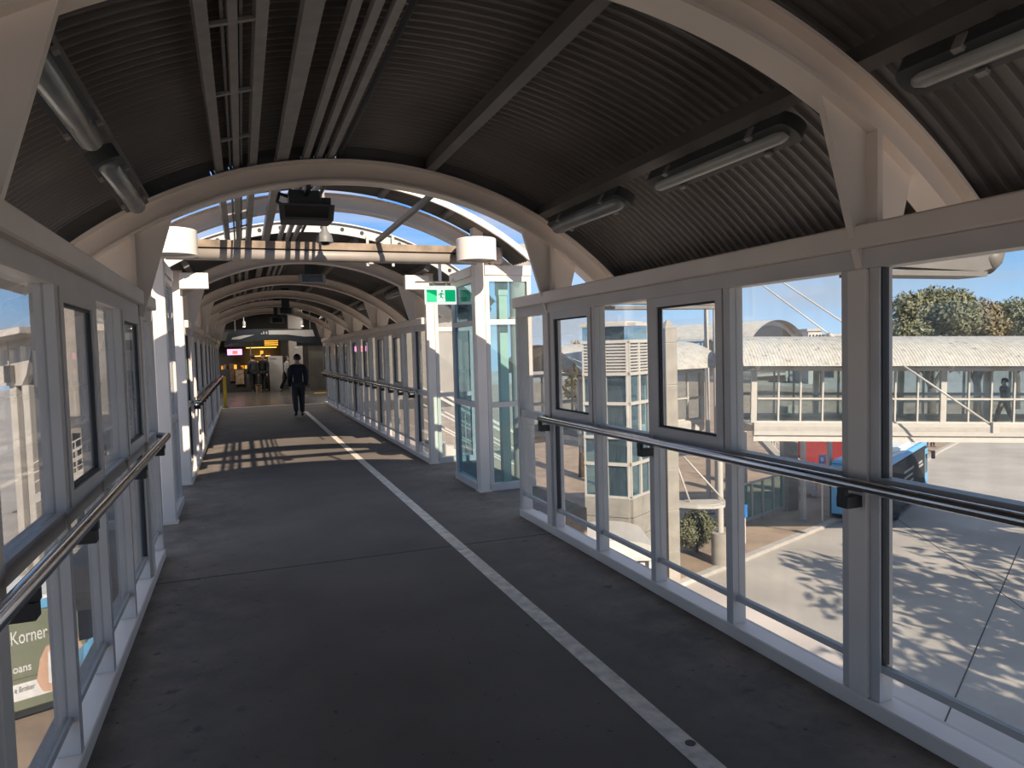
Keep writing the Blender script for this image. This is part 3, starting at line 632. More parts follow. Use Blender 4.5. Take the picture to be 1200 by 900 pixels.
# ================================================================== people
def skin_mesh(name, V, E, mt, sub=2):
    me = bpy.data.meshes.new(name); me.from_pydata([v[0] for v in V], E, [])
    o = bpy.data.objects.new(name, me); COL.objects.link(o)
    o.modifiers.new('skin','SKIN'); o.modifiers.new('sub','SUBSURF').levels = sub
    sv = me.skin_vertices[0].data
    for i,v in enumerate(V):
        r_ = v[1]; sv[i].radius = r_ if isinstance(r_,tuple) else (r_,r_); sv[i].use_root = (i == 0)
    dg = bpy.context.evaluated_depsgraph_get(); m2 = bpy.data.meshes.new_from_object(o.evaluated_get(dg))
    bpy.data.objects.remove(o); m2.materials.clear(); m2.materials.append(MT[mt]); m2.shade_smooth(); return m2
def person(label, loc, rz, h=1.7, stride=.0, arm=.0, top='dark', legs='dark', hair_long=False, group=None, carry=None):
    """faces local +Y; stride = half step length, arm = swing of the arms (fractions of height)"""
    e = tag(empty('person',loc,rz), label, 'person', group); k = h
    sc = lambda *p: (p[0]*k,p[1]*k,p[2]*k)
    V = []; E = []; idx = {}
    def add(n, p, r_, par=None):
        idx[n] = len(V); V.append((sc(*p), (r_[0]*k,r_[1]*k) if isinstance(r_,tuple) else r_*k))
        if par: E.append((idx[par],idx[n]))
    J = {}
    for s,n in ((1,'r'),(-1,'l')):
        st = stride*s
        J['hip'+n] = (.05*s,0,.505); J['knee'+n] = (.055*s,st*.55+.015,.285); J['ank'+n] = (.055*s,st*1.0-(.03 if st<0 else 0),.055+(.02 if st<0 else 0)); J['toe'+n] = (.062*s,st*1.0+.085-(.03 if st<0 else 0),.022)
        aw = -arm*s
        J['sh'+n] = (.105*s,0,.805); J['el'+n] = (.119*s,aw*.5-.01,.635); J['wr'+n] = (.116*s,aw+.05,.49); J['ha'+n] = (.116*s,aw+.062,.45)
    add('pelvis',(0,0,.53),(.066,.048)); add('waist',(0,0,.62),(.058,.043),'pelvis'); add('chest',(0,0,.735),(.072,.05),'waist'); add('neckb',(0,0,.815),(.045,.04),'chest')
    add('neck',(0,.008,.85),.030,'neckb'); add('jaw',(0,.018,.885),(.037,.042),'neck'); add('head',(0,.012,.935),(.047,.056),'jaw'); add('crown',(0,.006,.978),(.034,.042),'head')
    add('nose',(0,.075,.915),.008,'jaw')
    for s,n in ((1,'r'),(-1,'l')):
        add('ear'+n,(.053*s,.005,.92),.009,'head')
        add('sh'+n,J['sh'+n],.032,'neckb'); add('el'+n,J['el'+n],.024,'sh'+n); add('wr'+n,J['wr'+n],.016,'el'+n); add('ha'+n,J['ha'+n],(.010,.02),'wr'+n)
        hx,hy,hz = J['ha'+n]
        for q,(dy,ln_) in enumerate(((.017,.036),(.006,.042),(-.005,.04),(-.015,.032))):
            add('f%d%s'%(q,n),(hx,hy+dy,hz-.022),.0052,'ha'+n); add('g%d%s'%(q,n),(hx-.006*s,hy+dy+.006,hz-.022-ln_*.75),.0045,'f%d%s'%(q,n))
        add('th'+n,(hx-.008*s,hy+.026,hz-.004),.0055,'wr'+n); add('tt'+n,(hx-.012*s,hy+.034,hz-.026),.0048,'th'+n)
        add('hip'+n,J['hip'+n],.05,'pelvis'); add('knee'+n,J['knee'+n],.034,'hip'+n); add('ank'+n,J['ank'+n],.021,'knee'+n); add('toe'+n,J['toe'+n],.018,'ank'+n)
    bme = skin_mesh('body',V,E,'skin'); bme.materials.append(MT[top]); bme.materials.append(MT[legs])
    for p in bme.polygons:
        c = p.center
        if c.z > .832*k or (abs(c.x) > .095*k and c.z < .478*k) or c.z < .06*k: p.material_index = 0
        else: p.material_index = 2 if c.z < .545*k and abs(c.x) < .1*k else 1
    link(bpy.data.objects.new('body',bme),e)
    def cl(nm, names, mt, grow, edges):
        VV = [(V[idx[n]][0], tuple(max(a*1.0+grow*k,0) for a in (V[idx[n]][1] if isinstance(V[idx[n]][1],tuple) else (V[idx[n]][1],)*2))) for n in names]
        EE = [(names.index(a),names.index(b)) for a,b in edges]; link(bpy.data.objects.new(nm,skin_mesh(nm,VV,EE,mt)),e)
    cl('jacket',['pelvis','waist','chest','neckb','shr','elr','wrr','shl','ell','wrl'],top,.021,[('pelvis','waist'),('waist','chest'),('chest','neckb'),('neckb','shr'),('shr','elr'),('elr','wrr'),('neckb','shl'),('shl','ell'),('ell','wrl')])
    cl('trousers',['pelvis','hipr','kneer','ankr','hipl','kneel','ankl'],legs,.017,[('pelvis','hipr'),('hipr','kneer'),('kneer','ankr'),('pelvis','hipl'),('hipl','kneel'),('kneel','ankl')])
    for n in 'rl':
        a = Vector(J['ank'+n]); t = Vector(J['toe'+n])
        VV = [(sc(a.x,a.y-.02,max(a.z-.028,.024)),.024*k),(sc(*((a+t)/2+Vector((0,.0,-.006)))),.023*k),(sc(*(t+Vector((0,.01,.004)))),.021*k)]
        link(bpy.data.objects.new('shoe',skin_mesh('shoe',VV,[(0,1),(1,2)],'topwhite' if top=='topwhite' else 'black',1)),e)
    bmh = bmesh.new(); bmesh.ops.create_uvsphere(bmh, u_segments=16, v_segments=12, radius=1)
    for v in bmh.verts: v.co = Vector((v.co.x*.060*k, (v.co.y*.071-.004)*k, (v.co.z*.066+.938)*k))
    bmesh.ops.delete(bmh, geom=[v for v in bmh.verts if v.co.z < (.955 if v.co.y > .012*k else .895)*k], context='VERTS')
    if hair_long:
        r_ = bmesh.ops.create_uvsphere(bmh, u_segments=12, v_segments=10, radius=1)
        for v in r_['verts']: v.co = Vector((v.co.x*.05*k, (v.co.y*.028-.045)*k, (v.co.z*.085+.87)*k))
    mh = bpy.data.meshes.new('hair'); bmh.to_mesh(mh); bmh.free(); mh.materials.append(MT['hair']); mh.shade_smooth()
    link(bpy.data.objects.new('hair',mh),e)
    if carry: 
        box('carried_bag',carry,(.09*k,-.05*k,.50*k),(.15*k,.09*k,.64*k),e,.02)
    return e
person('person in dark navy clothes walking ahead beside the white line',(1.36,19.6,0),R(4),1.66,.05,.05,'navy','charcoal')
person('woman with dark hair in white patterned top and black trousers walking right in hall',(1.86,33.6,0),R(-80),1.6,.15,.08,'topwhite','dark',True,carry='black')
person('person in black clothes standing left of the tall white sign',(.88,33.9,0),R(160),1.72,.02,.02,'dark','dark',True)
person('person in dark coat at the food stall counter',(.45,34.4,0),R(20),1.68,.02,.04,'charcoal','dark')

# ================================================================== street level on the right
gd = tag(MB().box((-160,-60,GZ-.5),(260,260,GZ)).build('ground','road'),'pale grey concrete bus road below the bridge','ground',kind='structure')
def gstrip(a, b, wd, h, mt, name, parent, z=GZ):
    return MB().bar((a[0],a[1],z+h/2),(b[0],b[1],z+h/2),wd,h).build(name,mt,parent)
for a,b in (((29.4,19.5),(10.5,9.0)),((40,10),(12,-4)),((16.5,5.0),(34,33)),((44,25),(34,8))): gstrip(a,b,.035,.004,'alud','joint',gd)
kl = [(-6,14.5),(8.5,19.2),(18.5,22.9),(26.4,25.95),(48.5,38.2),(62.5,45.0),(95,63)]
pv = MB().prism([(x,y,GZ) for x,y in kl]+[(95,160,GZ),(-6,160,GZ)],(0,0,.13)); tag(pv.build('pavement','paving'),'tan paved footpath beside the bus road','footpath',kind='structure')
kb = MB()
for a,b in zip(kl[:-1],kl[1:]): kb.bar((a[0],a[1],GZ+.07),(b[0],b[1],GZ+.07),.3,.15)
tag(kb.build('kerb','kerbm'),'pale concrete kerb along the tan footpath','kerb',kind='structure')

def footbridge(name, label, origin, yaw, pitch, bays, bay=3.35, sheet='whitesheet', y0=-.6, extra=.6, solid=False, cat='footbridge'):
    e = tag(empty(name,origin), label, cat); e.rotation_euler = Matrix.Rotation(yaw,3,'Z').to_4x4().to_3x3().__matmul__(Matrix.Rotation(pitch,3,'X')).to_euler()
    LN = bays*bay
    corrugated(y0,LN+extra,RS,.11,.006,R(-47),R(47),26,4,0,CZ).build('roof_sheet',sheet,e)
    for i in range(bays+1):
        MB().arc(i_prof(RB,3.34,.06),0,CZ,R(-45),R(45),24,0).build('rib','cream',e,loc=(0,i*bay,0))
    box('deck','kerbm',(-1.72,0,-.15),(1.72,LN,0),e)
    for s in (-1,1):
        X = s*1.58; b2 = lambda nm,mt,ya,yb,za,zb,t=.05: box(nm,mt,(X-t,ya,za),(X+t,yb,zb),e)
        b2('edge_beam','white',0,LN,-.32,.13,.13); b2('header_beam','white',0,LN,2.03,2.14,.07)
        b2('under_beam','alu',0,LN,-.55,-.33,.05)
        for i in range(bays+1): b2('post','white',i*bay-.1,i*bay+.1,.13,2.03,.07)
        for i in range(bays):
            st = (bay-.2)/4
            for k in range(4):
                a = i*bay+.1+k*st
                if k: b2('mullion','white',a-.03,a+.03,.13,2.03,.045)
                b2('transom','white',a+.03,a+st-.03,.98,1.05,.04)
                for za,zb in ((.13,.98),(1.05,2.03)): b2('glass_pane','glassb2',a+.03,a+st-.03,za,zb,.005)
            b2('sill','alu',i*bay+.1,(i+1)*bay-.1,.131,.19,.055)
        MB().tube([(s*1.45,.1,.96),(s*1.45,LN-.1,.96)],.03,8).build('handrail','alu',e,True)
    return e
MT['glassb2'] = glass_mat('distant_glass', (.86,.91,.92), .02, (.4,.45,.48))
u = Vector((.911,-.413,0)); nrm = Vector((.413,.911,0))
eave_l = at(870,427,25.3)
o_ = eave_l + nrm*2.3 + u*.55
footbridge('footbridge','white glazed footbridge with pale barrel roof across the bus road',(o_.x,o_.y,-1.44),math.atan2(-u.x,u.y),-.026,6)
A = at(846,499,29.4); B = at(790,505,27.6)
u3 = Vector((B.x-A.x,B.y-A.y,0)).normalized(); n3 = Vector((-u3.y,u3.x,0))
if n3.y < 0: n3 = -n3
o3 = A + n3*1.9 + u3*.9
footbridge('footbridge','short glazed footbridge arm beside the tall concrete pier',(o3.x,o3.y,-1.55),math.atan2(-u3.x,u3.y),0,2)
o4 = at(903,395,44)
vb = footbridge('footbridge','distant barrel vaulted footbridge end showing its gable opening in painted shade',(o4.x,o4.y,-.35),R(12),0,3,cat='footbridge')
MB().prism([(3.05*math.sin(R(t)),-.1,CZ+3.05*math.cos(R(t))) for t in range(-45,46,6)],(0,.05,0)).build('gable_shade','halldark',vb)  # dark sheet stands in for the shade inside the open gable end
# piers carrying the bridge
def pier(x, y, top, wd, label, name='concrete_pier', cap=False):
    e = tag(empty(name,(x,y,GZ)), label, 'pier'); H = top-GZ
    z = 0; k = 0
    while z < H-.01:
        z1 = min(z+1.45,H); box('block','concrete',(-wd/2,-wd/2,z),(wd/2,wd/2,z1-.025),e,.01); box('joint','kerbm',(-wd/2+.02,-wd/2+.02,z1-.025),(wd/2-.02,wd/2-.02,z1),e); z = z1
    if cap: MB().quadbox([(-wd/2,-wd/2,H),(wd/2,-wd/2,H),(wd/2,wd/2,H),(-wd/2,wd/2,H),(-.02,-.02,H+.3),(.02,-.02,H+.3),(.02,.02,H+.3),(-.02,.02,H+.3)]).build('cap','concrete',e)
    return e
pp = at(787,687,25.0); pier(pp.x,pp.y,1.65+ (403-385)/832*25.0,.46,'tall square concrete pier with pointed cap left of footbridge arm',cap=True)
q = at(845,660,27.4)
e = tag(empty('white_column',(q.x,q.y,GZ)),'slim white round column on a round concrete base','column'); lathe('base','concrete',[(.36,.13),(.36,1.35),(.3,1.37)],e,20); lathe('shaft','white',[(.12,1.37),(.12,7.3)],e,16)
q = at(925,598,36); pier(q.x,q.y,-1.6,.62,'square concrete pier under the white footbridge')
q = at(1128,505,29); 
# mast and stays
q = at(839,400,33)
ms = tag(empty('mast',(q.x,q.y,GZ)),'white steel mast rising behind the footbridge arm','mast'); lathe('pole','white',[(.14,0),(.14,13.6)],ms,14); box('head','white',(-.2,-.2,13.6),(.2,.2,14.0),ms); lathe('base','concrete',[(.4,0),(.4,.5)],ms,16)
q2 = at(828,400,34); ms2 = tag(empty('mast',(q2.x,q2.y,GZ)),'second thinner white mast left of the first','mast'); lathe('pole','white',[(.11,0),(.11,13.0)],ms2,14); lathe('base','concrete',[(.3,0),(.3,.5)],ms2,16)
mt_ = Vector((q.x,q.y,GZ+13.3))
def stay(a, b, label):
    e = tag(empty('stay_rod',a), label, 'stay rod','white stay rods'); b = Vector(b)-Vector(a)
    MB().tube([(0,0,0),b],.035,8).build('rod','white',e,True); MB().tube([b*.97,b],.09,8).build('end_fork','white',e,True); return e
stay(at(841,295.5,32.8),at(976,395,27.2),'lower white stay rod running down to footbridge roof')
stay(at(841,280.5,32.8),at(1046,416,26.2),'upper white stay rod running down to footbridge roof')
s3 = stay(at(1058,428,24.3),at(1166,501,23.6),'white stay rod in front of the footbridge windows')
p3 = Vector(at(1166,501,23.6))-Vector(at(1058,428,24.3)); MB().box(p3-Vector((.16,.05,.18)),p3+Vector((.16,.05,.18))).build('anchor_plate','white',s3)

# outriggers on the near roof
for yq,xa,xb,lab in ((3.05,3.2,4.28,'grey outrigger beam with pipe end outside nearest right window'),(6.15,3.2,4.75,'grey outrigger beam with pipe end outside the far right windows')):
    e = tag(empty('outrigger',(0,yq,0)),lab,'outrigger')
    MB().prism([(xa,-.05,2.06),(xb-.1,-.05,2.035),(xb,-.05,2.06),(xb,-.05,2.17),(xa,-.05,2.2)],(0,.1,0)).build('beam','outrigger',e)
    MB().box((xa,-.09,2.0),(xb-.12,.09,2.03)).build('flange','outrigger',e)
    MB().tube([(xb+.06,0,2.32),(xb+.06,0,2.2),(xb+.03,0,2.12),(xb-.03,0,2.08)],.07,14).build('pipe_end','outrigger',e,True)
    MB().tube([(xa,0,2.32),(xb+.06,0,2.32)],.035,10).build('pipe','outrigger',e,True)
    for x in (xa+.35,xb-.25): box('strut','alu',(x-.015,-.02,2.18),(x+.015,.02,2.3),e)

# lift tower with louvres
tq = at(737,500,22.5); tw = tag(empty('lift_tower',(tq.x,tq.y,GZ)),'white framed glass lift tower with louvres on concrete base','tower')
rt_ = Vector((AX[0].x,AX[0].y,0)).normalized(); fw_ = Vector((AX[2].x,AX[2].y,0)).normalized()
da = (-rt_*.90+fw_*.44).normalized(); dbb = (rt_*.62+fw_*.78).normalized()
def zy(py, d=22.5, px=737): return at(px,py,d).z-GZ
Zb, Zg1, Zg2, Zg3, Zl0, Zl1, Zt = zy(585),zy(545),zy(513),zy(473),zy(438),zy(400),zy(382)
WA, WB = 1.5, 1.3
def face(d, wd, n, nm):
    def bb(name, mt, x0, x1, z0, z1, t0=-.05, t1=.06, par=tw):
        nr = Vector((d.y,-d.x,0))
        if nr.dot(fw_) > 0: nr = -nr
        P_ = [d*x0+nr*t1, d*x1+nr*t1, d*x1+nr*t0, d*x0+nr*t0]
        return MB().quadbox([p+Vector((0,0,z0)) for p in P_]+[p+Vector((0,0,z1)) for p in P_]).build(name,mt,par)
    st = wd/n
    for k in range(n+1): bb('mullion','white',max(0,k*st-.05),min(wd,k*st+.05),Zb,Zl1,-.05,.07)
    for z in (Zb,Zg1,Zg2,Zg3,Zl0,Zl1): bb('rail','white',0,wd,z-.05,z+.05,-.05,.09)
    for k in range(n):
        x0,x1 = k*st+.05,(k+1)*st-.05
        for za,zb in ((Zb,Zg1),(Zg1,Zg2),(Zg2,Zg3),(Zg3,Zl0)): bb('glass_pane','glassb',x0,x1,za+.05,zb-.05,.0,.012)
        zz = Zl0+.09
        while zz < Zl1-.08: bb('louvre_slat','white',x0,x1,zz,zz+.05,.0,.06); zz += .098
        bb('louvre_back','alu',x0,x1,Zl0+.05,Zl1-.05,-.06,-.04)
        for j in range(6):
            bb('concrete_block','concrete',k*st+.006,(k+1)*st-.006,j*Zb/6+.008 if j else 0,(j+1)*Zb/6-.012,-.05,.10)
    bb('head_glass','glassb',0,wd,Zl1+.05,Zt,-.02,.0); bb('roof_edge','white',-.0,wd,Zt,Zt+.1,-.05,.3)
face(da,WA,2,'a'); face(dbb,WB,2,'b')
core = [da*.12+dbb*.12, da*WA+dbb*.12, da*WA+dbb*WB, da*.12+dbb*WB]
MB().quadbox([p for p in core]+[p+Vector((0,0,Zb-.06)) for p in core]).build('base_core','concrete',tw)
MB().quadbox([p*.92+Vector((0,0,Zt+.1)) for p in core]+[p+Vector((0,0,Zt+.16)) for p in core]).build('roof_slab','white',tw)
c0 = da*WA*.55+dbb*WB*.55
MB().box(c0+Vector((-.25,-.25,Zb-.1)),c0+Vector((.25,.25,Zt))).build('lift_shaft_core','halldark',tw)

# kiosk with curved roof, in front of the tower foot
kq = at(716,640,20.0); ks = tag(empty('kiosk',(kq.x,kq.y,GZ),math.atan2(AX[0].y,AX[0].x)),'cream kiosk with curved white roof and louvred door','kiosk')
kz = at(716,652,20).z-GZ
box('wall','concrete',(-1.0,.1,0),(1.1,2.0,kz-.02),ks); 
MB().prism([(x,-.1,kz+.62*math.sqrt(max(0,1-((x-.1)/1.35)**2))*.75) for x in [-1.2+.15*k for k in range(17)]]+[(1.25,-.1,kz-.02),(-1.25,-.1,kz-.02)],(0,2.3,0)).build('curved_roof','white',ks)
box('roof_edge','kerbm',(-1.3,-.12,kz-.12),(1.3,-.02,kz-.02),ks)
dr = box('door','white',(.25,.02,0),(.95,.1,kz-.2),ks)
for k in range(12): box('louvre_slat','kerbm',(-.28,-.06,.25-(kz-.2)/2+k*.19),(.28,-.035,.33-(kz-.2)/2+k*.19),dr)
box('post','white',(1.05,-.08,0),(1.15,.02,kz-.12),ks)

# hanging canopy with rods
cq = at(812,592,25.6); cn = tag(empty('canopy',(cq.x,cq.y,cq.z),math.atan2(AX[0].y,AX[0].x)),'white curved canopy hung on rods beside the concrete pier','canopy')
poly = [(-1.0,.4),(-1.0,-.15),(-.55,-.35),(0,-.62),(.55,-.70),(1.0,-.5),(1.22,0),(1.2,.4)]
MB().prism([(x,y_,0) for x,y_ in poly],(0,0,.10)).build('rim','white',cn); MB().prism([(x*.86+.02,y_*.8,.1) for x,y_ in poly],(0,0,.03)).build('deck_grille','kerbm',cn)
for a,b in (((-.58,.35,1.75),(-.12,-.1,.12)),((-.2,.4,1.7),(1.15,.1,.12))): MB().tube([a,b],.035,8).build('rod','white',cn,True)

# balustrade, totem, signs, stair under the bridge
fb0 = at(868,620,33); fb1 = at(918,602,35.6)
bl = tag(empty('glass_balustrade',(fb0.x,fb0.y,GZ+.13),math.atan2(fb1.y-fb0.y,fb1.x-fb0.x)),'green glass balustrade with white posts on the footpath','balustrade')
Lb = math.hypot(fb1.x-fb0.x,fb1.y-fb0.y)
for k in range(5): box('post','white',(k*Lb/4-.05,-.05,0),(k*Lb/4+.05,.05,1.95),bl)
for k in range(4): box('glass_pane','glassg',(k*Lb/4+.06,-.01,.25),((k+1)*Lb/4-.06,.01,1.85),bl)
box('bottom_rail','white',(0,-.04,.12),(Lb,.04,.25),bl); box('top_rail','white',(0,-.04,1.85),(Lb,.04,1.93),bl)
bs = at(963.5,538,33); sg = tag(empty('blue_sign',(bs.x,bs.y,GZ),math.atan2(AX[0].y,AX[0].x)),'square blue sign on a pole below the footbridge','sign')
box('pole','alu',(-.03,0,.13),(.03,.06,bs.z-GZ),sg); box('plate','bluesign',(-.16,-.03,bs.z-GZ-.2),(.16,-.001,bs.z-GZ+.2),sg); text('letter_mark','B',.26,'buswhite',sg,Matrix.Translation((-.09,-.034,bs.z-GZ-.1))@Matrix.Rotation(R(90),4,'X'),.002)
bs = at(873,605,30); sg = tag(empty('parking_sign',(bs.x,bs.y,GZ),math.atan2(AX[0].y,AX[0].x)),'small blue and white sign board beside the window mullion','sign')
box('pole','alu',(-.03,0,.13),(.03,.06,bs.z-GZ+.3),sg); box('plate','bluesign',(-.16,-.03,bs.z-GZ-.05),(.10,-.001,bs.z-GZ+.5),sg)
# stair flight under the bridge
sa = at(893,512,40); sb = at(932,560,39)
stq = tag(empty('street_stair',(sa.x,sa.y,GZ)),'grey steel stair flight descending under the footbridge','stair')
dv = Vector((sb.x-sa.x,sb.y-sa.y,0)); ztop = sa.z-GZ; zbot = .3
for off in (0,1.2):
    o2 = Vector((fw_.x,fw_.y,0))*off; MB().bar(o2+Vector((0,0,ztop)),o2+dv*1.6+Vector((0,0,zbot)),.08,.3).build('stringer','alu',stq)
    MB().bar(o2+Vector((0,0,ztop+.95)),o2+dv*1.6+Vector((0,0,zbot+.95)),.05,.06).build('handrail','white',stq)
    for k in range(6):
        p_ = o2+dv*1.6*k/5+Vector((0,0,ztop+(zbot-ztop)*k/5)); MB().box(p_+Vector((-.03,-.03,0)),p_+Vector((.03,.03,.95))).build('baluster','white',stq)
for k in range(18):
    p_ = dv*1.6*(k+.5)/18+Vector((0,0,ztop+(zbot-ztop)*(k+.5)/18)); MB().prism([p_,p_+fw_*1.2,p_+fw_*1.2+dv.normalized()*.3,p_+dv.normalized()*.3],(0,0,.05)).build('tread','kerbm',stq)
for k,(px_,d_) in enumerate(((941,33.5),(972,34.2),(872,35))):
    q_ = at(px_,505,d_); e = tag(empty('white_post',(q_.x,q_.y,GZ)),('white steel post under footbridge left of the blue sign','white steel post under footbridge right of the blue sign','white steel post at left end of the glass balustrade')[k],'post'); box('shaft','white',(-.09,-.09,.13),(.09,.09,-1.95-GZ),e); box('base','kerbm',(-.15,-.15,0),(.15,.15,.2),e)

# buses
def bus(name, label, origin, ang, Lb, Hb, side_mt, roof_mt, end_mt, skirt='rubber', dir_=1):
    e = tag(empty(name,origin,ang), label, 'bus')            # local x along the bus, side facing -y
    Wb = 2.5
    def rbox(nm, mt, lo, hi, bev): return box(nm,mt,lo,hi,e,bev)
    rbox('body',side_mt,(.0,0,.35),(Lb,Wb,Hb-.28),.06); rbox('roof',roof_mt,(.02,.02,Hb-.28),(Lb-.02,Wb-.02,Hb),.12)
    rbox('skirt',skirt,(.1,.03,.22),(Lb-.1,Wb-.03,.35),0)
    rbox('roof_unit','buswhite',(Lb*.35,.4,Hb),(Lb*.75,Wb-.4,Hb+.22),.08)
    for x in (Lb*.22,Lb*.74):
        for y_ in (.02,Wb-.3): o = lathe('wheel','rubber',[(.0001,-.14),(.42,-.14),(.48,-.1),(.48,.1),(.42,.14),(.0001,.14)],e,20); o.location = (x,y_+.12,.48); o.rotation_euler = (R(90),0,0)
    rbox('front',end_mt,(Lb,.05,.4),(Lb+.06,Wb-.05,Hb-.2),.03); rbox('windscreen','darkglass',(Lb+.06,.15,1.2),(Lb+.075,Wb-.15,Hb-.5),0)
    rbox('rear',end_mt,(-.05,.05,.4),(0,Wb-.05,Hb-.2),.03)
    MB().bar((Lb+.05,.1,Hb-.5),(Lb+.3,-.2,Hb-.6),.05,.05).build('mirror_arm','black',e); rbox('mirror','black',(Lb+.22,-.32,Hb-1.0),(Lb+.32,-.12,Hb-.55),.03)
    return e
b0 = Vector((27.69,24.14)); b1 = Vector((35.0,28.2)); bd = (b1-b0).normalized()
st_ = b1-bd*9.0
br = bus('bus','light blue bus with dark side wrap on the bus road',(st_.x,st_.y,GZ),math.atan2(bd.y,bd.x),9.0,2.95,'busdark','busblue','busblue')
box('roof_band','buswhite',(.8,.3,2.93),(8.4,2.2,2.97),br); box('blue_front_side','busblue',(8.2,-.012,.5),(8.95,.0,2.6),br); box('front_window','darkglass',(8.3,-.02,1.3),(8.8,-.013,2.3),br)
for k,(x,z,wd) in enumerate(((3.2,2.0,2.2),(3.2,1.7,1.9),(3.2,1.4,2.1),(6.6,2.0,.9),(6.6,1.8,1.1))): box('print_line','kerbm',(x,-.008,z),(x+wd,0,z+.11),br)
text('print_mark','&',.7,'kerbm',br,Matrix.Translation((1.9,-.006,1.4))@Matrix.Rotation(R(90),4,'X'),.003)
q = at(938,514,43); r2 = bus('bus','red and white bus far behind the street stair',(q.x,q.y,GZ),R(-20),2.6,3.0,'red','buswhite','red')
# left bus with advert
lb_d = Vector((.93,.37)).normalized(); lo_ = Vector((-5.2,19.6))-lb_d*7.2
lb_ = bus('bus','sage green wrapped bus with loan advert below left windows',(lo_.x,lo_.y,GZ),math.atan2(lb_d.y,lb_d.x),8.6,3.0,'busgreen','buswhite','busblue')
T = lambda x,z: Matrix.Translation((x,-.012,z))@Matrix.Rotation(R(90),4,'X')
def on_bus(px, py):      # local x,z on the bus side of a photo pixel
    d = AX[0]*((px-PPX)/F)+AX[1]*((py-PPY)/F)+AX[2]
    nx = Vector((-lb_d.y,lb_d.x,0)); p0 = Vector((lo_.x,lo_.y,0)); o = Vector((0,0,EYE))
    t = (p0-o).dot(nx)/d.dot(nx); p = o+d*t; return (p-p0).dot(Vector((lb_d.x,lb_d.y,0))), p.z-GZ
kx,kz_ = on_bus(12,757); kx2,_ = on_bus(56,749)
tt_ = text('advert_text','Korner',.46,'buswhite',lb_,T(kx,kz_),.003,.0,1.0)
wdt = max(v.co.x for v in tt_.data.vertices); sfx = (kx2-kx)/wdt
for v in tt_.data.vertices: v.co.x *= sfx
kx,kz_ = on_bus(15,790); kx2,_ = on_bus(37,786); tt_ = text('advert_text','oans',.27,'buswhite',lb_,T(kx,kz_),.003,.003)
wdt = max(v.co.x for v in tt_.data.vertices)
for v in tt_.data.vertices: v.co.x *= (kx2-kx)/wdt
wx0,wz0 = on_bus(14,818); wx1,wz1 = on_bus(60,803); 
box('white_strip','buswhite',(wx0-2.0,-.006,wz0-.12),(wx1+.1,0,wz0+.28),lb_)
kx,kz_ = on_bus(17,813); kx2,_ = on_bus(41,808); tt_ = text('advert_text','e Broker',.19,'charcoal',lb_,T(kx,kz_),.003,.0)
wdt = max(v.co.x for v in tt_.data.vertices)
for v in tt_.data.vertices: v.co.x *= (kx2-kx)/wdt
def on_poly(pts, y_): return [(on_bus(*p)[0],y_,on_bus(*p)[1]) for p in pts]
MB().prism(on_poly([(50,810),(43,798),(47,772),(54,757),(75,746),(90,744),(98,758),(97,786),(88,800),(86,808)],-.010),(0,.004,0)).build('advert_figure','peach',lb_)
MB().prism(on_poly([(57,800),(56,765),(66,752),(76,752),(74,800)],-.013),(0,.002,0)).build('advert_shirt','buswhite',lb_)
bx_,bz_ = on_bus(104,765); MB().prism([(x,-.010,z) for x,z in [(bx_-.5,bz_-.6),(bx_-.3,bz_+.1),(bx_+.2,bz_+.45),(bx_+.6,bz_+.5),(bx_+.6,bz_-.6)]],(0,.004,0)).build('blue_swoosh','busblue',lb_)
vx,vz = on_bus(102,725); box('side_vent','darkglass',(vx-.2,-.012,vz-.5),(vx+.2,0,vz+.3),lb_)
for dz in (.55,.8,1.75): box('panel_seam','charcoal',(.2,-.004,dz+.35),(8.5,.001,dz+.362),lb_)
box('blue_top_band','busblue',(6.0,-.006,2.72),(8.55,0,2.95),lb_)

# people outside
fbp = o_+u*10.2; zb = -1.44-.026*10.2
pq = at(1177,470,26.2); person('person in black walking inside the white footbridge',(pq.x,pq.y,-1.44-.026*((Vector((pq.x,pq.y,0))-Vector((o_.x,o_.y,0))).dot(u))),math.atan2(-u.x,u.y)+R(180),1.75,.14,.06,'dark','dark')
for k,(px_,t_,lab) in enumerate(((1077,'charcoal','person in grey on the tan footpath beyond the bus, leftmost'),(1085,'dark','person in black on the tan footpath beyond the bus'),(1093,'navy','person in navy on the tan footpath beyond the bus, rightmost'))):
    q = at(px_,522,55); person(lab,(q.x,q.y,GZ+.13),R(120*k),1.7,.03,.02,t_,'charcoal')
q = at(1068,516,52); bsx = tag(empty('bus_shelter',(q.x,q.y,GZ+.13),math.atan2(AX[0].y,AX[0].x)),'white framed bus shelter beyond the blue bus','shelter')
for x in (-3,-1,1): box('post','white',(x-.08,-.08,0),(x+.08,.08,2.4),bsx)
box('roof','white',(-4,-.8,2.4),(1.6,.9,2.55),bsx); box('glass_pane','darkglass',(-2.9,.0,.3),(-1.1,.03,2.3),bsx); box('glass_pane','darkglass',(-.9,.0,.3),(.9,.03,2.3),bsx)

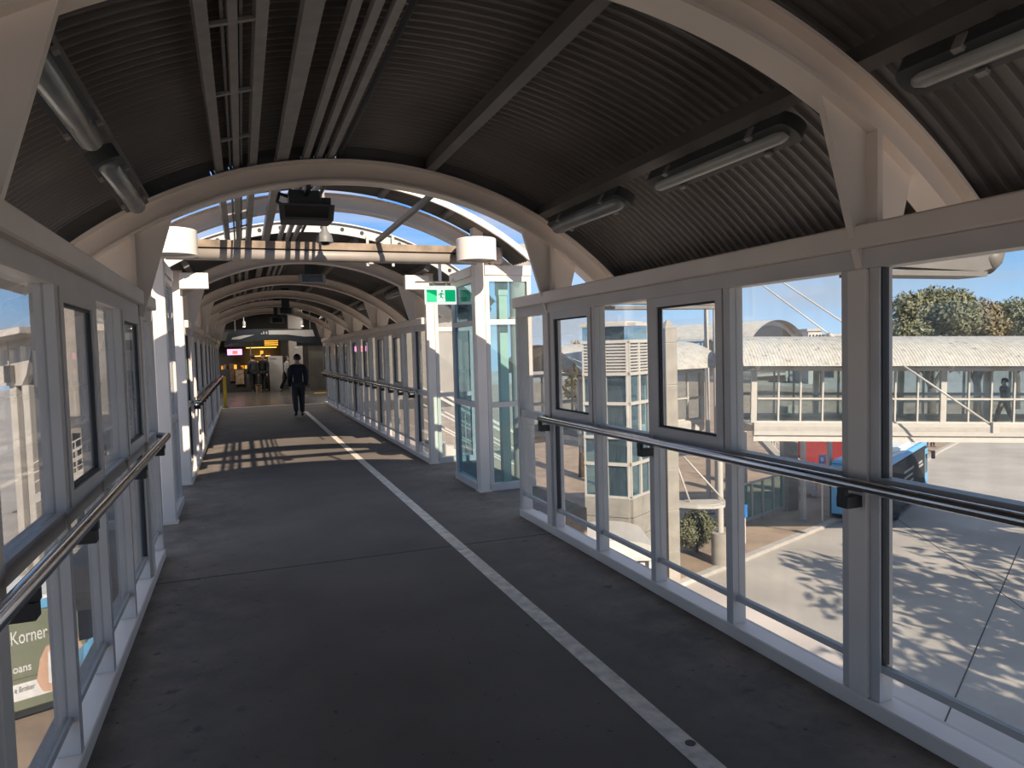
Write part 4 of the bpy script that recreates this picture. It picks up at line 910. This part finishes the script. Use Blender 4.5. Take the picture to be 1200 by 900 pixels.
# ------------------------------------------------------------------ vegetation
def foliage(name, blobs, n, size, mt, parent, seed):
    rd = random.Random(seed); v = []; f = []
    tot = sum(b[3]**2 for b in blobs)
    for (cx,cy,cz,r_) in blobs:
        for _ in range(int(n*r_**2/tot)):
            d = Vector((rd.gauss(0,1),rd.gauss(0,1),rd.gauss(0,1))).normalized(); rr = r_*(rd.uniform(.45,1.04))
            c = Vector((cx,cy,cz))+Vector((d.x,d.y,d.z*.85))*rr
            a = Vector((rd.gauss(0,1),rd.gauss(0,1),rd.gauss(0,1))).normalized(); b = a.cross(d+Vector((.01,.02,.03))).normalized()
            s_ = size*rd.uniform(.6,1.3); k = len(v)
            v += [tuple(c-a*s_),tuple(c+b*s_*.45),tuple(c+a*s_),tuple(c-b*s_*.45)]; f.append((k,k+1,k+2,k+3))
    mb = MB(); mb.v = v; mb.f = f
    me = bpy.data.meshes.new(name); me.from_pydata(v,[],f); me.materials.append(MT[mt]); o = bpy.data.objects.new(name,me); o['kind'] = 'stuff'; return link(o,parent)
def tree(label, x, y, base, h, rad, mt, seed, n=5000, size=.3, blobs=9, name='tree'):
    e = tag(empty(name,(x,y,base)), label, 'tree'); rd = random.Random(seed); bl_ = []
    for k in range(blobs):
        a = rd.uniform(0,6.28); q_ = rad*rd.uniform(.2,.7); bl_.append((q_*math.cos(a),q_*math.sin(a),h*rd.uniform(.5,.86),rad*rd.uniform(.32,.55)))
    bl_.append((0,0,h*.82,rad*.5))
    foliage('foliage',bl_,n,size,mt,e,seed+1)
    MB().tube([(0,0,0),(.1,.05,h*.25),(-.1,.1,h*.5),(0,0,h*.75)],[h*.03,h*.025,h*.018,h*.008],8).build('trunk','bark',e,True)
    for k in range(6):
        b_ = bl_[k]; MB().tube([(0,.05,h*.3),(b_[0]*.5,b_[1]*.5,h*.45),(b_[0],b_[1],b_[2])],[h*.014,h*.01,h*.004],6).build('branch','bark',e,True)
    return e
def tree_px(label, px_, ytop, d, wpx, mt, seed, **kw):
    q_ = at(px_,ytop,d); h = q_.z-GZ; tree(label,q_.x,q_.y,GZ,h,wpx/2/F*d*1.15,mt,seed,**kw)
tree_px('large grey green tree behind the footbridge, leftmost',1092,330,62,95,'leaf',11,n=26000,size=.2,blobs=16)
tree_px('olive tree behind the footbridge in the middle',1146,340,66,84,'leaf2',12,n=15000,size=.21)
tree_px('dull green tree behind the footbridge toward the right',1192,342,82,80,'leaf',13,n=15000,size=.21)
tree_px('tree behind the footbridge at right edge of view',1240,336,60,60,'leaf',14,n=12000,size=.21)
tree_px('small distant tree behind the pale footbridge roof',962,386,110,22,'leaf',15,n=1500,size=.6)
tree_px('green tree seen through the first sash window',679,385,46,34,'leaf2',16,n=2500,size=.35)
# trees beside the road whose shade dapples the concrete
for k,(x,y,h,r_) in enumerate(((22,4.5,10.5,4.6),(29.5,6.5,11.5,4.8),(15.5,-1.5,10.5,4.2),(40,7,11,4.6))):
    tree('street tree casting dappled shade on the bus road, %s'%('second from left','third from left','leftmost','rightmost')[k],x,y,GZ,h,r_,'leaf',30+k,n=1000,size=.42)
bq = at(817,648,29.0); bu = tag(empty('shrub',(bq.x,bq.y,GZ+.13)),'dark green shrub behind the hanging canopy','shrub')
foliage('foliage',[(-.3,0,.8,.75),(.35,.1,.9,.7),(0,0,1.35,.55)],6000,.06,'leaf',bu,40); MB().tube([(0,0,0),(0,0,1.0)],.06,6).build('stem','bark',bu,True)
# far skyline
for k,(px_,y0_,w_,d_) in enumerate(((905,388,40,150),(955,385,16,140),(990,391,26,160))):
    q_ = at(px_,y0_,d_); e = tag(empty('distant_building',(q_.x,q_.y,GZ),math.atan2(AX[0].y,AX[0].x)),('low distant building behind the barrel vault','small white distant building beside far tree','low distant building right of the far tree')[k],'building')
    W_ = w_/F*d_; H_ = q_.z-GZ; box('wall','hallwall' if k!=1 else 'white',(-W_/2,0,0),(W_/2,8,H_-.5),e); box('roof','kerbm',(-W_/2-.3,-.3,H_-.5),(W_/2+.3,8.3,H_),e)
    for j in range(4): box('window','darkglass',(-W_/2+W_*(j+.3)/4,-.05,H_-2.2),(-W_/2+W_*(j+.7)/4,-.001,H_-1.2),e)

# ------------------------------------------------------------------ side stair at the crossing (right)
ss = tag(empty('side_stair',(3.3,12.6,0)),'white railed stair descending right from the crossing','stair')
NS, RI, GO = 6, .17, .29
for k in range(NS):
    box('tread','kerbm',(k*GO,0,-RI*(k+1)),((k+1)*GO,1.1,-RI*(k+1)+.06),ss)
for yo in (-.05,1.15):
    MB().bar((0,yo,-.2),(NS*GO,yo,-.2-NS*RI),.06,.34).build('stringer','white',ss); MB().bar((0,yo,.92),(NS*GO,yo,.92-NS*RI),.05,.05).build('handrail','white',ss)
    for k in range(0,NS+1,3): box('baluster','white',(k*GO-.015,yo-.015,-RI*k-.1),(k*GO+.015,yo+.015,.9-RI*k),ss)
    for j in (.3,.6): MB().bar((0,yo,j),(NS*GO,yo,j-NS*RI),.025,.025).build('mid_rail','white',ss)
box('support','white',(NS*GO-.3,.45,GZ),(NS*GO-.14,.6,-RI*NS-.1),ss)

# ================================================================== left side outside
def zrel(py, px, d): return at(px,py,d).z
lq = at(20,430,29); bd_ = tag(empty('station_building',(lq.x,lq.y,GZ),math.atan2(AX[0].y,AX[0].x)),'white station building with twin columns outside left windows','building')
sx = lambda px_: (px_-20)/F*29
z_ = lambda py: zrel(py,20,29)-GZ
MB().prism([(x,0,z) for x,z in [(sx(-60),z_(452)),(sx(24),z_(452)),(sx(30),z_(440)),(sx(38),z_(410)),(sx(38),z_(402)),(sx(-60),z_(425))]],(0,.5,0)).build('wall_panel','white',bd_)
for a,b in ((8,16),(23,31)): box('column','white',(sx(a),.05,0),(sx(b),.42,z_(452)),bd_,.02)
MB().prism([(x,-1.5,z) for x,z in [(sx(-70),z_(415)),(sx(55),z_(392)),(sx(55),z_(385)),(sx(-70),z_(405))]],(0,7,0)).build('canopy_roof','alu',bd_)
box('lamp_box','boxgrey',(sx(10),-.3,z_(448)),(sx(18),-.05,z_(428)),bd_); box('lamp_stem','alu',(sx(13.3),-.2,z_(428)),(sx(14.3),-.15,z_(398)),bd_)
box('back_wall','hallwall',(sx(-60),3.5,0),(sx(52),3.8,z_(480)),bd_)
for k in range(6): box('window','darkglass',(sx(-50+17*k),3.44,z_(640)),(sx(-40+17*k),3.49,z_(520)),bd_)
st0 = at(78,560,26); ls = tag(empty('platform_stair',(st0.x,st0.y,GZ),math.atan2(AX[0].y,AX[0].x)),'white railed platform stair outside left windows','stair')
H0 = st0.z-GZ
for yo in (0,1.6):
    for k in range(9): box('baluster','white',(-.9+k*.32,yo-.02,H0-.6+k*.16),(-.87+k*.32,yo+.02,H0+.7+k*.16),ls)
    for j in (0,.35,.7): MB().bar((-1.2,yo,H0-.15+j),(2.0,yo,H0+1.45+j),.05,.05).build('rail','white',ls)
    MB().bar((-1.2,yo,H0-.75),(2.0,yo,H0+.85),.08,.3).build('stringer','white',ls)
for k in range(10): box('tread','kerbm',(-1.1+k*.31,.0,H0-.75+k*.155),(-.78+k*.31,1.6,H0-.68+k*.155),ls)
for x in (-1.0,1.8): box('support','white',(x-.1,.7,0),(x+.1,.9,H0-.4+(x+1)*.5),ls)
lp = at(95,470,40); lw = tag(empty('left_building',(lp.x,lp.y,GZ),math.atan2(AX[0].y,AX[0].x)),'pale multi window building behind the platform stair','building')
HH = zrel(418,95,40)-GZ; box('wall','concrete',(-3.5,0,0),(9,6,HH),lw); box('roof','kerbm',(-4,-.6,HH),(9.5,6.5,HH+.4),lw)
for i in range(7):
    for j in range(4): 
        f_ = box('window','white',(-3.1+i*1.7,-.05,HH-1.9-j*2.1),(-2.0+i*1.7,-.001,HH-.5-j*2.1),lw); box('pane','darkglass',(-.48,-.04,-.6),(.48,-.026,.6),f_)
sl = tag(box('shelter_slab','kerbm',(-9,12,GZ),(-3.4,16.5,GZ+.14)),'pale paved island beside the sage green bus','island',kind='structure')
